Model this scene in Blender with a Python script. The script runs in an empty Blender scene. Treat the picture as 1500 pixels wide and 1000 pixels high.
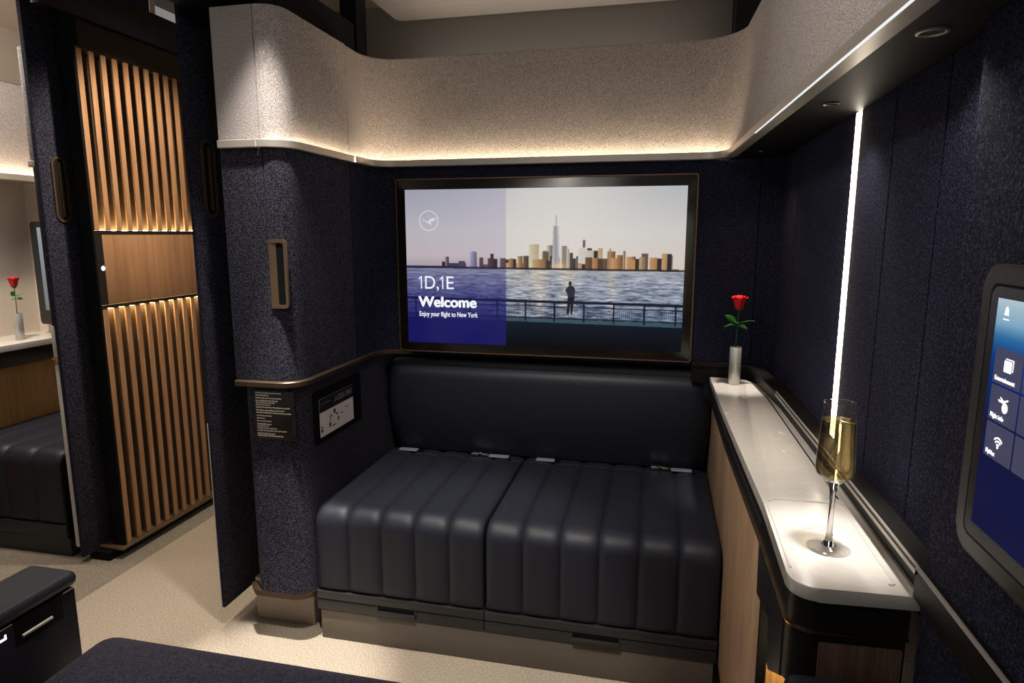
import bpy, bmesh, math, random
import numpy as np
from mathutils import Vector, Matrix
random.seed(7)
rng = np.random.default_rng(5)
SC = bpy.context.scene
COL = SC.collection
PI = math.pi

# ------------------------------------------------------------------ render look
SC.view_settings.view_transform = 'Standard'
SC.view_settings.look = 'None'
SC.view_settings.gamma = 1
SC.view_settings.exposure = 0.0
SC.view_settings.use_curve_mapping = False

# ------------------------------------------------------------------ materials
def s2l(c):
    return tuple((x/12.92 if x <= .04045 else ((x+.055)/1.055)**2.4) for x in c)

def rgb(r, g, b):
    return s2l((r/255, g/255, b/255)) + (1,)

def new_mat(name):
    m = bpy.data.materials.new(name); m.use_nodes = True
    nt = m.node_tree
    b = nt.nodes['Principled BSDF']
    return m, nt, b

def plain(name, col, rough=.5, metal=0., spec=.5, bump=0., bscale=400., coat=0.):
    m, nt, b = new_mat(name)
    b.inputs['Base Color'].default_value = col
    b.inputs['Roughness'].default_value = rough
    b.inputs['Metallic'].default_value = metal
    b.inputs['Specular IOR Level'].default_value = spec
    b.inputs['Coat Weight'].default_value = coat
    tc = nt.nodes.new('ShaderNodeTexCoord')
    n = nt.nodes.new('ShaderNodeTexNoise'); n.inputs['Scale'].default_value = bscale
    n.inputs['Detail'].default_value = 3
    nt.links.new(tc.outputs['Object'], n.inputs['Vector'])
    if bump:
        bp = nt.nodes.new('ShaderNodeBump'); bp.inputs['Strength'].default_value = bump
        bp.inputs['Distance'].default_value = .001
        nt.links.new(n.outputs['Fac'], bp.inputs['Height'])
        nt.links.new(bp.outputs['Normal'], b.inputs['Normal'])
    else:
        mr = nt.nodes.new('ShaderNodeMapRange')
        mr.inputs['To Min'].default_value = max(0, rough-.04); mr.inputs['To Max'].default_value = min(1, rough+.04)
        nt.links.new(n.outputs['Fac'], mr.inputs['Value'])
        nt.links.new(mr.outputs['Result'], b.inputs['Roughness'])
    return m

def fabric(name, c1, c2, scale=260., bump=.5, sheen=.0, lo=.35, hi=.65, rough=.9, fine=.35):
    m, nt, b = new_mat(name)
    b.inputs['Roughness'].default_value = rough
    b.inputs['Specular IOR Level'].default_value = .2
    b.inputs['Sheen Weight'].default_value = sheen
    b.inputs['Sheen Roughness'].default_value = .5
    tc = nt.nodes.new('ShaderNodeTexCoord')
    n = nt.nodes.new('ShaderNodeTexNoise'); n.inputs['Scale'].default_value = scale
    n.inputs['Detail'].default_value = 2; n.inputs['Roughness'].default_value = .8
    nt.links.new(tc.outputs['Object'], n.inputs['Vector'])
    r = nt.nodes.new('ShaderNodeValToRGB')
    r.color_ramp.elements[0].position = lo; r.color_ramp.elements[0].color = c1
    r.color_ramp.elements[1].position = hi; r.color_ramp.elements[1].color = c2
    nt.links.new(n.outputs['Fac'], r.inputs['Fac'])
    nt.links.new(r.outputs['Color'], b.inputs['Base Color'])
    n2 = nt.nodes.new('ShaderNodeTexNoise'); n2.inputs['Scale'].default_value = scale*1.3
    n2.inputs['Detail'].default_value = 3
    nt.links.new(tc.outputs['Object'], n2.inputs['Vector'])
    bp = nt.nodes.new('ShaderNodeBump'); bp.inputs['Strength'].default_value = bump
    bp.inputs['Distance'].default_value = .003
    nt.links.new(n2.outputs['Fac'], bp.inputs['Height'])
    nt.links.new(bp.outputs['Normal'], b.inputs['Normal'])
    return m

def wood(name, c1, c2, rough=.5, sc=(260, 260, 9), big=.5):
    m, nt, b = new_mat(name)
    b.inputs['Roughness'].default_value = rough
    b.inputs['Specular IOR Level'].default_value = .3
    tc = nt.nodes.new('ShaderNodeTexCoord')
    mp = nt.nodes.new('ShaderNodeMapping'); mp.inputs['Scale'].default_value = sc
    nt.links.new(tc.outputs['Object'], mp.inputs['Vector'])
    n = nt.nodes.new('ShaderNodeTexNoise'); n.inputs['Scale'].default_value = 1.; n.inputs['Detail'].default_value = 4
    nt.links.new(mp.outputs['Vector'], n.inputs['Vector'])
    mp2 = nt.nodes.new('ShaderNodeMapping'); mp2.inputs['Scale'].default_value = (sc[0]/9, sc[1]/9, sc[2]/9)
    nt.links.new(tc.outputs['Object'], mp2.inputs['Vector'])
    n2 = nt.nodes.new('ShaderNodeTexNoise'); n2.inputs['Scale'].default_value = 1.; n2.inputs['Detail'].default_value = 2
    nt.links.new(mp2.outputs['Vector'], n2.inputs['Vector'])
    mx = nt.nodes.new('ShaderNodeMath'); mx.operation = 'MULTIPLY_ADD'
    mx.inputs[1].default_value = big
    nt.links.new(n2.outputs['Fac'], mx.inputs[0]); 
    ms = nt.nodes.new('ShaderNodeMath'); ms.operation = 'MULTIPLY'; ms.inputs[1].default_value = 1-big
    nt.links.new(n.outputs['Fac'], ms.inputs[0]); nt.links.new(ms.outputs[0], mx.inputs[2])
    r = nt.nodes.new('ShaderNodeValToRGB')
    r.color_ramp.elements[0].position = .32; r.color_ramp.elements[0].color = c1
    r.color_ramp.elements[1].position = .68; r.color_ramp.elements[1].color = c2
    nt.links.new(mx.outputs[0], r.inputs['Fac'])
    nt.links.new(r.outputs['Color'], b.inputs['Base Color'])
    bp = nt.nodes.new('ShaderNodeBump'); bp.inputs['Strength'].default_value = .15; bp.inputs['Distance'].default_value = .001
    nt.links.new(n.outputs['Fac'], bp.inputs['Height']); nt.links.new(bp.outputs['Normal'], b.inputs['Normal'])
    return m

def emit(name, col, strength):
    m, nt, b = new_mat(name)
    b.inputs['Base Color'].default_value = (.02, .02, .02, 1)
    b.inputs['Emission Color'].default_value = col
    b.inputs['Emission Strength'].default_value = strength
    return m

def picture(name, strength, rough=.12):
    m, nt, b = new_mat(name)
    b.inputs['Base Color'].default_value = (.004, .004, .005, 1)
    b.inputs['Roughness'].default_value = rough
    b.inputs['Specular IOR Level'].default_value = .25
    a = nt.nodes.new('ShaderNodeAttribute'); a.attribute_name = 'shown'
    nt.links.new(a.outputs['Color'], b.inputs['Emission Color'])
    b.inputs['Emission Strength'].default_value = strength
    return m

NAVY = fabric('navy_fabric', rgb(9, 10, 23), rgb(112, 110, 128), 290, .6, .0, .44, .88)
NAVYP = fabric('navy_panel_fabric', rgb(7, 9, 26), rgb(94, 96, 134), 330, .7, .0, .48, .90)
BEIGE = fabric('beige_fabric', rgb(106, 100, 98), rgb(212, 203, 199), 360, .7, .05, .32, .70)
LEATH = plain('black_leather', rgb(31, 33, 43), .52, 0, .35, .10, 900)
DPLAS = plain('dark_plastic', rgb(40, 40, 42), .38, 0, .4)
GRAYP = plain('grey_panel', rgb(92, 88, 84), .45, 0, .4)
TAUPE = plain('taupe_plinth', rgb(150, 138, 126), .5, 0, .4)
BLACK = plain('black_matte', rgb(9, 9, 10), .65, 0, .15)
BRONZ = plain('dark_bronze', rgb(112, 90, 70), .38, .6, .5)
BRONZD = plain('deep_bronze', rgb(72, 57, 44), .42, .5, .4)
BROWN = plain('brown_trim', rgb(36, 28, 23), .42, .2, .4)
LEDGE = plain('ledge_brown', rgb(17, 13, 11), .5, 0, .25)
FASCIA = plain('dark_fascia', rgb(38, 33, 30), .40, .3, .4)
SOFF = plain('soffit_brown', rgb(12, 9, 8), .55, 0, .2)
BRASS = plain('brass_line', rgb(176, 140, 104), .25, 1., .5)
STEEL = plain('brushed_steel', rgb(186, 178, 168), .36, .55, .5)
CHROME = plain('chrome', rgb(200, 200, 200), .18, 1., .5)
VASEM = plain('satin_silver', rgb(186, 182, 178), .32, .55, .5)
WHITE = plain('white_stone', rgb(214, 208, 200), .26, 0, .5, 0, 12)
WALLW = plain('pale_wall', rgb(200, 188, 174), .6, 0, .3)
CEIL = plain('ceiling_grey', rgb(128, 118, 108), .6, 0, .3)
CEILD = plain('ceiling_grey_dark', rgb(88, 82, 76), .6, 0, .3)
LWOOD = wood('light_wood', rgb(150, 118, 92), rgb(196, 164, 132), .5, (150, 150, 7), .35)
SWOOD = wood('slat_wood', rgb(140, 98, 66), rgb(182, 138, 100), .5, (330, 330, 10), .4)
PWOOD = wood('panel_wood', rgb(132, 94, 62), rgb(170, 126, 88), .5, (260, 260, 8), .55)
DWOOD = wood('brown_wood', rgb(92, 68, 56), rgb(148, 114, 94), .5, (420, 420, 10), .4)
GWOOD = wood('golden_wood', rgb(168, 118, 62), rgb(206, 160, 100), .5, (160, 160, 8), .4)
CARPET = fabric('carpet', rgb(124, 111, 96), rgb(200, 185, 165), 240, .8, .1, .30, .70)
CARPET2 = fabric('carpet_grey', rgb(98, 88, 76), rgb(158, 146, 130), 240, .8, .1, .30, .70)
WOVEN = fabric('woven_navy', rgb(20, 19, 28), rgb(72, 68, 84), 300, .8, .1, .36, .72)
WARM = (1., .78, .50, 1); WARMW = (1., .84, .64, 1)
LED_COVE = emit('cove_led', (1., .80, .55, 1), 48.)
LED_WALL = emit('wall_led', (1., .87, .70, 1), 12.)
LED_SLAT = emit('slat_led', (1., .74, .36, 1), 44.)
TXT = emit('screen_text', (.92, .94, 1, 1), .95)
TXTD = emit('screen_text_dim', (.85, .88, 1, 1), .7)
LOGO = emit('screen_mark', (.9, .9, .95, 1), .75)
ICON = emit('lit_icon', (.95, .97, 1, 1), 1.6)
PRINT = plain('cream_print', rgb(250, 242, 226), .6)
PRINTD = plain('dark_print', rgb(60, 56, 54), .6)
PRINTR = plain('red_print', rgb(170, 70, 62), .6)
PAPER = plain('card_paper', rgb(226, 220, 214), .5)
INDIGO = plain('card_indigo', rgb(26, 22, 44), .5)
PLATE = plain('plate_black', rgb(30, 26, 24), .35)
BELT = plain('belt_grey', rgb(128, 128, 140), .6)
PETAL = plain('petal_red', rgb(205, 18, 26), .45, 0, .4)
LEAF = plain('leaf_green', rgb(58, 150, 36), .4, 0, .5)
STEM = plain('stem_green', rgb(24, 84, 32), .5)
LENS = emit('downlight_lens', WARMW, 2.)

def glass_mat(name, col, ior, rough=0.):
    m, nt, b = new_mat(name)
    b.inputs['Base Color'].default_value = col
    b.inputs['Transmission Weight'].default_value = 1
    b.inputs['Roughness'].default_value = rough
    b.inputs['IOR'].default_value = ior
    return m
def thin_glass(name, ior, tint):
    m = bpy.data.materials.new(name); m.use_nodes = True
    nt = m.node_tree; nt.nodes.remove(nt.nodes['Principled BSDF'])
    out = nt.nodes['Material Output']
    t = nt.nodes.new('ShaderNodeBsdfTransparent'); t.inputs['Color'].default_value = tint
    g = nt.nodes.new('ShaderNodeBsdfGlossy'); g.inputs['Roughness'].default_value = .02
    lw = nt.nodes.new('ShaderNodeLayerWeight'); lw.inputs['Blend'].default_value = .5
    pw = nt.nodes.new('ShaderNodeMath'); pw.operation = 'POWER'; pw.inputs[1].default_value = 3.2
    nt.links.new(lw.outputs['Facing'], pw.inputs[0])
    f = nt.nodes.new('ShaderNodeMapRange'); f.inputs['To Min'].default_value = .03; f.inputs['To Max'].default_value = .9
    nt.links.new(pw.outputs[0], f.inputs['Value'])
    mx = nt.nodes.new('ShaderNodeMixShader')
    nt.links.new(f.outputs[0], mx.inputs[0]); nt.links.new(t.outputs[0], mx.inputs[1]); nt.links.new(g.outputs[0], mx.inputs[2])
    nt.links.new(mx.outputs[0], out.inputs['Surface'])
    return m
THIN = thin_glass('thin_glass', 1.33, (.985, .985, .98, 1))
GLASS = glass_mat('clear_glass', (1, 1, 1, 1), 1.4)
WINE = glass_mat('champagne', (.93, .72, .30, 1), 1.34)
def half_clear(m, tint, fac):
    nt = m.node_tree; out = nt.nodes['Material Output']; b = nt.nodes['Principled BSDF']
    t = nt.nodes.new('ShaderNodeBsdfTransparent'); t.inputs['Color'].default_value = tint
    mx = nt.nodes.new('ShaderNodeMixShader'); mx.inputs[0].default_value = fac
    nt.links.new(b.outputs[0], mx.inputs[1]); nt.links.new(t.outputs[0], mx.inputs[2]); nt.links.new(mx.outputs[0], out.inputs['Surface'])
half_clear(WINE, (.97, .86, .60, 1), .5)
BUBB = glass_mat('bubble', (1, .96, .85, 1), 1.15)

# stone: faint veins
def vein(m):
    nt = m.node_tree; b = nt.nodes['Principled BSDF']
    tc = nt.nodes.new('ShaderNodeTexCoord')
    n = nt.nodes.new('ShaderNodeTexNoise'); n.inputs['Scale'].default_value = 5; n.inputs['Detail'].default_value = 5
    n.inputs['Distortion'].default_value = 1.2
    nt.links.new(tc.outputs['Object'], n.inputs['Vector'])
    r = nt.nodes.new('ShaderNodeValToRGB')
    e = r.color_ramp.elements
    e[0].position = .48; e[0].color = rgb(208, 201, 193)
    e[1].position = .52; e[1].color = rgb(208, 201, 193)
    x = e.new(.50); x.color = rgb(214, 207, 199)
    nt.links.new(n.outputs['Fac'], r.inputs['Fac']); nt.links.new(r.outputs['Color'], b.inputs['Base Color'])
vein(WHITE)

# ------------------------------------------------------------------ object helpers
def world_off(o):
    v = Vector((0, 0, 0))
    while o is not None:
        v += o.location; o = o.parent
    return v

def link_mesh(name, me, mat, parent=None, smooth=True, ang=40):
    o = bpy.data.objects.new(name, me); COL.objects.link(o)
    if mat is not None and not me.materials: me.materials.append(mat)
    if parent is not None:
        o.parent = parent
        me.transform(Matrix.Translation(-world_off(parent)))
    if smooth and len(me.polygons):
        me.polygons.foreach_set('use_smooth', [True]*len(me.polygons))
        me.set_sharp_from_angle(angle=math.radians(ang))
    me.update()
    return o

def obj(name, bm, mat, parent=None, smooth=True, ang=40, recalc=True):
    if recalc: bmesh.ops.recalc_face_normals(bm, faces=bm.faces)
    me = bpy.data.meshes.new(name); bm.to_mesh(me); bm.free()
    return link_mesh(name, me, mat, parent, smooth, ang)

def tag(o, label=None, cat=None, group=None, kind=None):
    if label: o['label'] = label
    if cat: o['category'] = cat
    if group: o['group'] = group
    if kind: o['kind'] = kind
    return o

def thing(name, label, cat, loc=(0, 0, 0), group=None):
    o = bpy.data.objects.new(name, None); COL.objects.link(o); o.location = loc
    o.empty_display_size = .05
    return tag(o, label, cat, group)

def struct(o):
    o['kind'] = 'structure'; return o

def copy_tree(o, parent=None):
    c = o.copy(); COL.objects.link(c)
    if parent is not None: c.parent = parent
    for ch in list(o.children):
        copy_tree(ch, c)
    return c

def BM(): return bmesh.new()

def box(bm, x0, x1, y0, y1, z0, z1, bev=0., seg=2):
    r = bmesh.ops.create_cube(bm, size=1.)
    vs = r['verts']
    for v in vs:
        v.co = Vector((x0+(v.co.x+.5)*(x1-x0), y0+(v.co.y+.5)*(y1-y0), z0+(v.co.z+.5)*(z1-z0)))
    if bev > 0:
        es = {e for v in vs for e in v.link_edges}
        bmesh.ops.bevel(bm, geom=list(es), offset=bev, segments=seg, profile=.5, affect='EDGES', clamp_overlap=True)
    return bm

def bx(*a, **k): return box(BM(), *a, **k)

def round_path(pts, rad, n=8):
    out = []
    N = len(pts)
    for i, p in enumerate(pts):
        r = rad[i] if rad[i] else 0
        if i in (0, N-1) or r <= 0: out.append(Vector(p)); continue
        a, b, c = Vector(pts[i-1]), Vector(p), Vector(pts[i+1])
        u = (a-b).normalized(); w = (c-b).normalized()
        th = u.angle(w); d = r/math.tan(th/2)
        cen = b+(u+w).normalized()*(r/math.sin(th/2))
        p0 = b+u*d; p1 = b+w*d
        a0 = p0-cen; a1 = p1-cen
        tot = math.atan2(a0.x*a1.y-a0.y*a1.x, a0.dot(a1))
        if (a-b).length > d+.012: out.append(p0+u*.005)
        for k in range(n+1):
            t = tot*k/n
            out.append(cen+Vector((a0.x*math.cos(t)-a0.y*math.sin(t), a0.x*math.sin(t)+a0.y*math.cos(t))))
        if (c-b).length > d+.012: out.append(p1+w*.005)
    return out

def sweep(bm, path, prof, closed_prof=True, closed_path=False, cap=True):
    """path: xy points; prof: (d, z), d>0 lies to the right of the walking direction"""
    N = len(path); rings = []
    for i, p in enumerate(path):
        if closed_path:
            a = path[(i-1) % N]; c = path[(i+1) % N]
        else:
            a = path[i-1] if i > 0 else None; c = path[i+1] if i < N-1 else None
        ns = []
        if a is not None: d = (p-a).normalized(); ns.append(Vector((d.y, -d.x)))
        if c is not None: d = (c-p).normalized(); ns.append(Vector((d.y, -d.x)))
        if len(ns) == 2:
            m = (ns[0]+ns[1]).normalized(); m = m/max(.3, m.dot(ns[0]))
        else: m = ns[0]
        rings.append([bm.verts.new((p.x+m.x*d_, p.y+m.y*d_, z)) for d_, z in prof])
    K = len(prof)
    for i in range(N if closed_path else N-1):
        r0, r1 = rings[i], rings[(i+1) % N]
        for k in range(K if closed_prof else K-1):
            bm.faces.new((r0[k], r0[(k+1) % K], r1[(k+1) % K], r1[k]))
    if cap and not closed_path and closed_prof:
        bm.faces.new(rings[0]); bm.faces.new(list(reversed(rings[-1])))
    return bm

def rrect(x0, x1, y0, y1, r, n=6):
    """closed rounded rectangle outline, r single or 4 (x0y0,x1y0,x1y1,x0y1)"""
    rs = [r]*4 if not isinstance(r, (list, tuple)) else list(r)
    out = []
    for (cx, cy, a0), rr in zip(((x0, y0, PI), (x1, y0, 1.5*PI), (x1, y1, 0), (x0, y1, .5*PI)), rs):
        sx = 1 if cx == x0 else -1; sy = 1 if cy == y0 else -1
        if rr <= 0: out.append((cx, cy)); continue
        for k in range(n+1):
            t = a0+.5*PI*k/n
            out.append((cx+sx*rr+rr*math.cos(t), cy+sy*rr+rr*math.sin(t)))
    return out

def plate(bm, outline, t0, t1, axis='z', bev=0.):
    """prism of a 2-d outline: axis z (x,y), y (x,z), x (y,z)"""
    def P(a, b, t):
        return {'z': (a, b, t), 'y': (a, t, b), 'x': (t, a, b)}[axis]
    lo = [bm.verts.new(P(a, b, t0)) for a, b in outline]
    hi = [bm.verts.new(P(a, b, t1)) for a, b in outline]
    n = len(outline)
    f0 = bm.faces.new(lo); f1 = bm.faces.new(hi)
    for i in range(n):
        bm.faces.new((lo[i], lo[(i+1) % n], hi[(i+1) % n], hi[i]))
    if bev > 0:
        es = list(f0.edges)+list(f1.edges)
        bmesh.ops.bevel(bm, geom=es, offset=bev, segments=2, profile=.5, affect='EDGES', clamp_overlap=True)
    return bm

def ring_plate(bm, outer, inner, t0, t1, axis='z'):
    def P(a, b, t):
        return {'z': (a, b, t), 'y': (a, t, b), 'x': (t, a, b)}[axis]
    n = len(outer)
    V = [[bm.verts.new(P(a, b, t)) for a, b in o] for o in (outer, inner) for t in (t0, t1)]
    o0, o1, i0, i1 = V
    for i in range(n):
        j = (i+1) % n
        bm.faces.new((o0[i], o0[j], o1[j], o1[i])); bm.faces.new((i0[i], i1[i], i1[j], i0[j]))
        bm.faces.new((o0[i], i0[i], i0[j], o0[j])); bm.faces.new((o1[i], o1[j], i1[j], i1[i]))
    return bm

def tube(bm, pts, r, n=8, cap=True, closed=False):
    pts = [Vector(p) for p in pts]; N = len(pts); rings = []
    up = Vector((0, 0, 1))
    prev = None
    for i, p in enumerate(pts):
        if closed: d = pts[(i+1) % N]-pts[i-1]
        else: d = pts[min(i+1, N-1)]-pts[max(i-1, 0)]
        d.normalize()
        if prev is None:
            s = d.cross(up)
            if s.length < .1: s = d.cross(Vector((1, 0, 0)))
        else:
            s = prev-d*prev.dot(d)
        s.normalize(); prev = s
        t = d.cross(s)
        rr = r[i] if isinstance(r, (list, tuple)) else r
        rings.append([bm.verts.new(p+s*(rr*math.cos(2*PI*k/n))+t*(rr*math.sin(2*PI*k/n))) for k in range(n)])
    for i in range(N if closed else N-1):
        a, b = rings[i], rings[(i+1) % N]
        for k in range(n):
            bm.faces.new((a[k], a[(k+1) % n], b[(k+1) % n], b[k]))
    if cap and not closed:
        bm.faces.new(rings[0]); bm.faces.new(list(reversed(rings[-1])))
    return bm

def lathe(bm, prof, cx=0, cy=0, n=40, closed=False):
    rings = []
    for r, z in prof:
        if r < 1e-6: rings.append([bm.verts.new((cx, cy, z))])
        else: rings.append([bm.verts.new((cx+r*math.cos(2*PI*k/n), cy+r*math.sin(2*PI*k/n), z)) for k in range(n)])
    M = len(rings)
    for i in range(M if closed else M-1):
        a, b = rings[i], rings[(i+1) % M]
        for k in range(n):
            j = (k+1) % n
            if len(a) == 1 and len(b) == 1: continue
            if len(a) == 1: bm.faces.new((a[0], b[j], b[k]))
            elif len(b) == 1: bm.faces.new((a[k], a[j], b[0]))
            else: bm.faces.new((a[k], a[j], b[j], b[k]))
    return bm

def text(name, body, size, loc, face, mat, parent, bold=0., width=None, align='LEFT', thick=.0002):
    cu = bpy.data.curves.new(name, 'FONT'); cu.body = body; cu.size = size
    cu.extrude = thick; cu.align_x = align
    cu.materials.append(mat)
    o = bpy.data.objects.new(name, cu); COL.objects.link(o)
    o.rotation_euler = {'-y': (PI/2, 0, 0), '-x': (PI/2, 0, -PI/2), '+x': (PI/2, 0, PI/2)}[face]
    o.parent = parent
    o.location = Vector(loc)-world_off(parent)
    bpy.context.view_layer.update()
    dg = bpy.context.evaluated_depsgraph_get()
    me = bpy.data.meshes.new_from_object(o.evaluated_get(dg))
    m_ = o.matrix_basis.copy()
    if width and len(me.vertices):
        w = max(v.co.x for v in me.vertices)-min(v.co.x for v in me.vertices)
        if w > 1e-6: me.transform(Matrix.Diagonal((width/w, 1, 1, 1)))
    bpy.data.objects.remove(o); bpy.data.curves.remove(cu)
    if bold:                                   # heavier strokes: the glyphs laid over themselves a hair apart
        b2 = BM()
        for dx, dz in ((0, 0), (bold, 0), (-bold, 0), (0, bold*.7), (0, -bold*.7), (bold*.7, bold*.5), (-bold*.7, -bold*.5)):
            m2 = me.copy(); m2.transform(Matrix.Translation((dx, dz, 0))); b2.from_mesh(m2); bpy.data.meshes.remove(m2)
        b2.to_mesh(me); b2.free()
    me.transform(m_)
    if not me.materials: me.materials.append(mat)
    o = bpy.data.objects.new(name, me); COL.objects.link(o); o.parent = parent
    return o

# ------------------------------------------------------------------ pictures shown by the screens
def lin(img):
    return np.where(img <= .04045, img/12.92, ((img+.055)/1.055)**2.4)

def picture_mesh(name, img, corners, mat, parent):
    """img rows top to bottom; corners = top-left point, right vector, down vector"""
    H, W, _ = img.shape
    o, rx, dn = [np.array(c, float) for c in corners]
    u = np.linspace(0, 1, W); v = np.linspace(0, 1, H)
    P = o[None, None]+u[None, :, None]*rx+v[:, None, None]*dn
    idx = np.arange(H*W).reshape(H, W)
    F = np.stack([idx[:-1, :-1], idx[1:, :-1], idx[1:, 1:], idx[:-1, 1:]], -1).reshape(-1, 4)
    me = bpy.data.meshes.new(name)
    me.from_pydata(P.reshape(-1, 3).tolist(), [], F.tolist())
    at = me.color_attributes.new('shown', 'FLOAT_COLOR', 'POINT')
    c = np.ones((H*W, 4), np.float32); c[:, :3] = lin(np.clip(img, 0, 1)).reshape(-1, 3)
    at.data.foreach_set('color', c.ravel())
    return link_mesh(name, me, mat, parent, smooth=False)

def harbour_picture():
    S = 2; W, H = 520*S, 292*S
    uu, vv = np.meshgrid((np.arange(W)+.5)/W, (np.arange(H)+.5)/H)
    def C(*c): return np.array(c, float)/255
    img = np.zeros((H, W, 3))
    hz = .503
    # dusk sky
    t = np.clip(vv/hz, 0, 1)[..., None]
    cx = np.exp(-((uu-.58)/.32)**2)[..., None]
    top = C(178, 181, 186); mid = C(208, 206, 203); low = C(218, 203, 190)
    sky = np.where(t < .5, top+(mid-top)*(t/.5), mid+(low-mid)*((t-.5)/.5))
    sky = sky+(C(228, 223, 216)-sky)*cx*.75
    img[:] = sky
    X0, XW = 595.6, 407.2
    def U(px): return (px-X0)/XW
    def rect(x0, x1, y0, y1, ca, cb=None, vert=None):
        i0, i1 = int(round(x0*W)), int(round(x1*W)); j0, j1 = int(round(y0*H)), int(round(y1*H))
        i0 = max(i0, 0); i1 = min(i1, W); j0 = max(j0, 0)
        if i1 <= i0 or j1 <= j0: return
        w = np.linspace(0, 1, i1-i0)[None, :, None]
        ca = C(*ca); cb = ca if cb is None else C(*cb)
        blk = ca+(cb-ca)*w+np.zeros((j1-j0, 1, 1))
        if vert is not None:
            q = np.linspace(0, 1, j1-j0)[:, None, None]**1.5
            blk = blk+(C(*vert)-blk)*q*.6
        # rows of windows
        yy = np.arange(j0, j1)[:, None]; xx = np.arange(i0, i1)[None, :]
        blk = blk*(1-.10*(((yy//3) % 2) == 0)-.06*(((xx//3) % 2) == 0))[..., None]
        img[j0:j1, i0:i1] = blk
    def bl(z, x0, x1, y, ca, cb=None, vert=None, ybot=None):
        if z == 2: f = lambda a: U(640+a/7.895); base = 655; v0 = .500
        else: f = lambda a: U(820+a/7.895); base = 678; v0 = .505
        vt = v0-(base-y)/7.895/232.
        vb = v0+.002 if ybot is None else v0-(base-ybot)/7.895/232.
        rect(f(x0), f(x1), vt, vb, ca, cb, vert)
    D = (64, 50, 46); G1 = (216, 178, 124); G2 = (176, 132, 88); G3 = (128, 92, 64)
    for a in ((2, 95, 135, 582, D), (2, 135, 180, 522, (196, 176, 160), D), (2, 180, 390, 600, (84, 74, 86)), (2, 300, 380, 575, (96, 86, 98)),
              (2, 440, 520, 470, (196, 196, 214), (120, 118, 140)), (2, 452, 508, 460, (190, 190, 206), (130, 128, 148)),
              (2, 553, 600, 530, (138, 106, 98), (96, 70, 70)), (2, 600, 690, 612, (120, 96, 92)), (2, 655, 690, 540, (110, 78, 72)), (2, 685, 725, 485, (92, 64, 64)),
              (2, 725, 768, 545, (66, 50, 56)), (2, 800, 866, 535, (140, 108, 92), (110, 84, 78)), (2, 866, 900, 552, D), (2, 870, 955, 590, G1, G2), (2, 900, 958, 540, (196, 160, 116), G3), (2, 958, 990, 545, D),
              (2, 990, 1085, 590, G1, G2), (2, 1005, 1065, 510, (206, 170, 122), G3), (2, 1070, 1135, 508, (130, 104, 82), (70, 58, 50)),
              (2, 1140, 1255, 375, (226, 216, 192), (196, 172, 132), (236, 224, 200)), (2, 1345, 1430, 385, (214, 206, 196), (96, 80, 66)), (2, 1285, 1365, 460, (226, 206, 172), (80, 66, 54)),
              (2, 1300, 1350, 450, (110, 100, 84)), (2, 1180, 1325, 545, G1, (150, 116, 78)), (2, 1340, 1385, 560, (70, 58, 48)),
              (3, -40, -8, 520, (80, 66, 54)), (3, 0, 74, 540, (120, 84, 64), (150, 104, 70)), (3, 80, 166, 412, (236, 228, 216), (222, 208, 190), (250, 206, 140)), (3, 98, 150, 404, (150, 142, 134)),
              (3, 166, 180, 440, (170, 160, 150)), (3, 185, 222, 485, (86, 76, 70)), (3, 222, 256, 545, (74, 66, 66)), (3, 260, 292, 522, (90, 76, 68)), (3, 278, 325, 540, (206, 172, 142), (186, 144, 112)),
              (3, 280, 365, 430, (232, 226, 216), (224, 216, 204), None, 600), (3, 330, 362, 340, (104, 98, 94), (140, 132, 126), None, 425), (3, 325, 360, 610, D),
              (3, 365, 450, 456, (222, 214, 200), (206, 196, 180)), (3, 380, 435, 430, (84, 74, 68), None, None, 456), (3, 362, 440, 535, (128, 96, 72), (96, 74, 58)), (3, 455, 506, 458, (62, 58, 58)),
              (3, 500, 554, 430, (222, 184, 140), (196, 160, 124), (206, 190, 170)), (3, 440, 502, 540, (200, 150, 104), (170, 122, 82)), (3, 500, 562, 545, (90, 70, 56)), (3, 560, 642, 545, (120, 92, 72), (84, 66, 56)),
              (3, 605, 695, 465, (176, 136, 100), (130, 98, 74)), (3, 628, 645, 435, (180, 150, 120)), (3, 650, 722, 540, (222, 168, 112), (190, 134, 84)), (3, 710, 776, 505, (186, 138, 98), (120, 88, 66)),
              (3, 775, 806, 460, (206, 170, 132), (140, 108, 84)), (3, 815, 872, 525, (220, 170, 116), (190, 140, 94)), (3, 870, 916, 522, (190, 150, 110), (96, 76, 60)), (3, 860, 910, 560, (210, 150, 98)),
              (3, 915, 956, 545, (66, 56, 50)), (3, 980, 1052, 487, (110, 92, 78)), (3, 955, 1052, 525, (214, 180, 140), (92, 76, 64)), (3, 1065, 1150, 530, (214, 164, 112), (180, 132, 90)), (3, 1150, 1197, 540, (58, 50, 48)),
              (3, 1195, 1258, 487, (216, 170, 118), (190, 146, 102)), (3, 1255, 1300, 490, (52, 48, 52)), (3, 1300, 1314, 505, (130, 118, 110)), (3, 1314, 1380, 655, (120, 112, 108))):
        bl(*a)
    # the tall tapering tower with its mast
    for j in range(int(.235*H), int(.502*H)):
        v = j/H; k = (v-.235)/(.502-.235)
        hw = .0095+(.0135-.0095)*min(1, k*1.1); c = U(823.6)
        i0, i1 = int((c-hw)*W), int((c+hw)*W)
        w = np.linspace(0, 1, max(1, i1-i0))[:, None]
        img[j, i0:i1] = C(150, 148, 156)+(C(206, 200, 200)-C(150, 148, 156))*np.abs(w-.35-.25*k)*1.5
    img[int(.17*H):int(.24*H), int((U(823.6)-.0011)*W):int((U(823.6)+.0011)*W)+1] = C(150, 146, 146)
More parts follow.
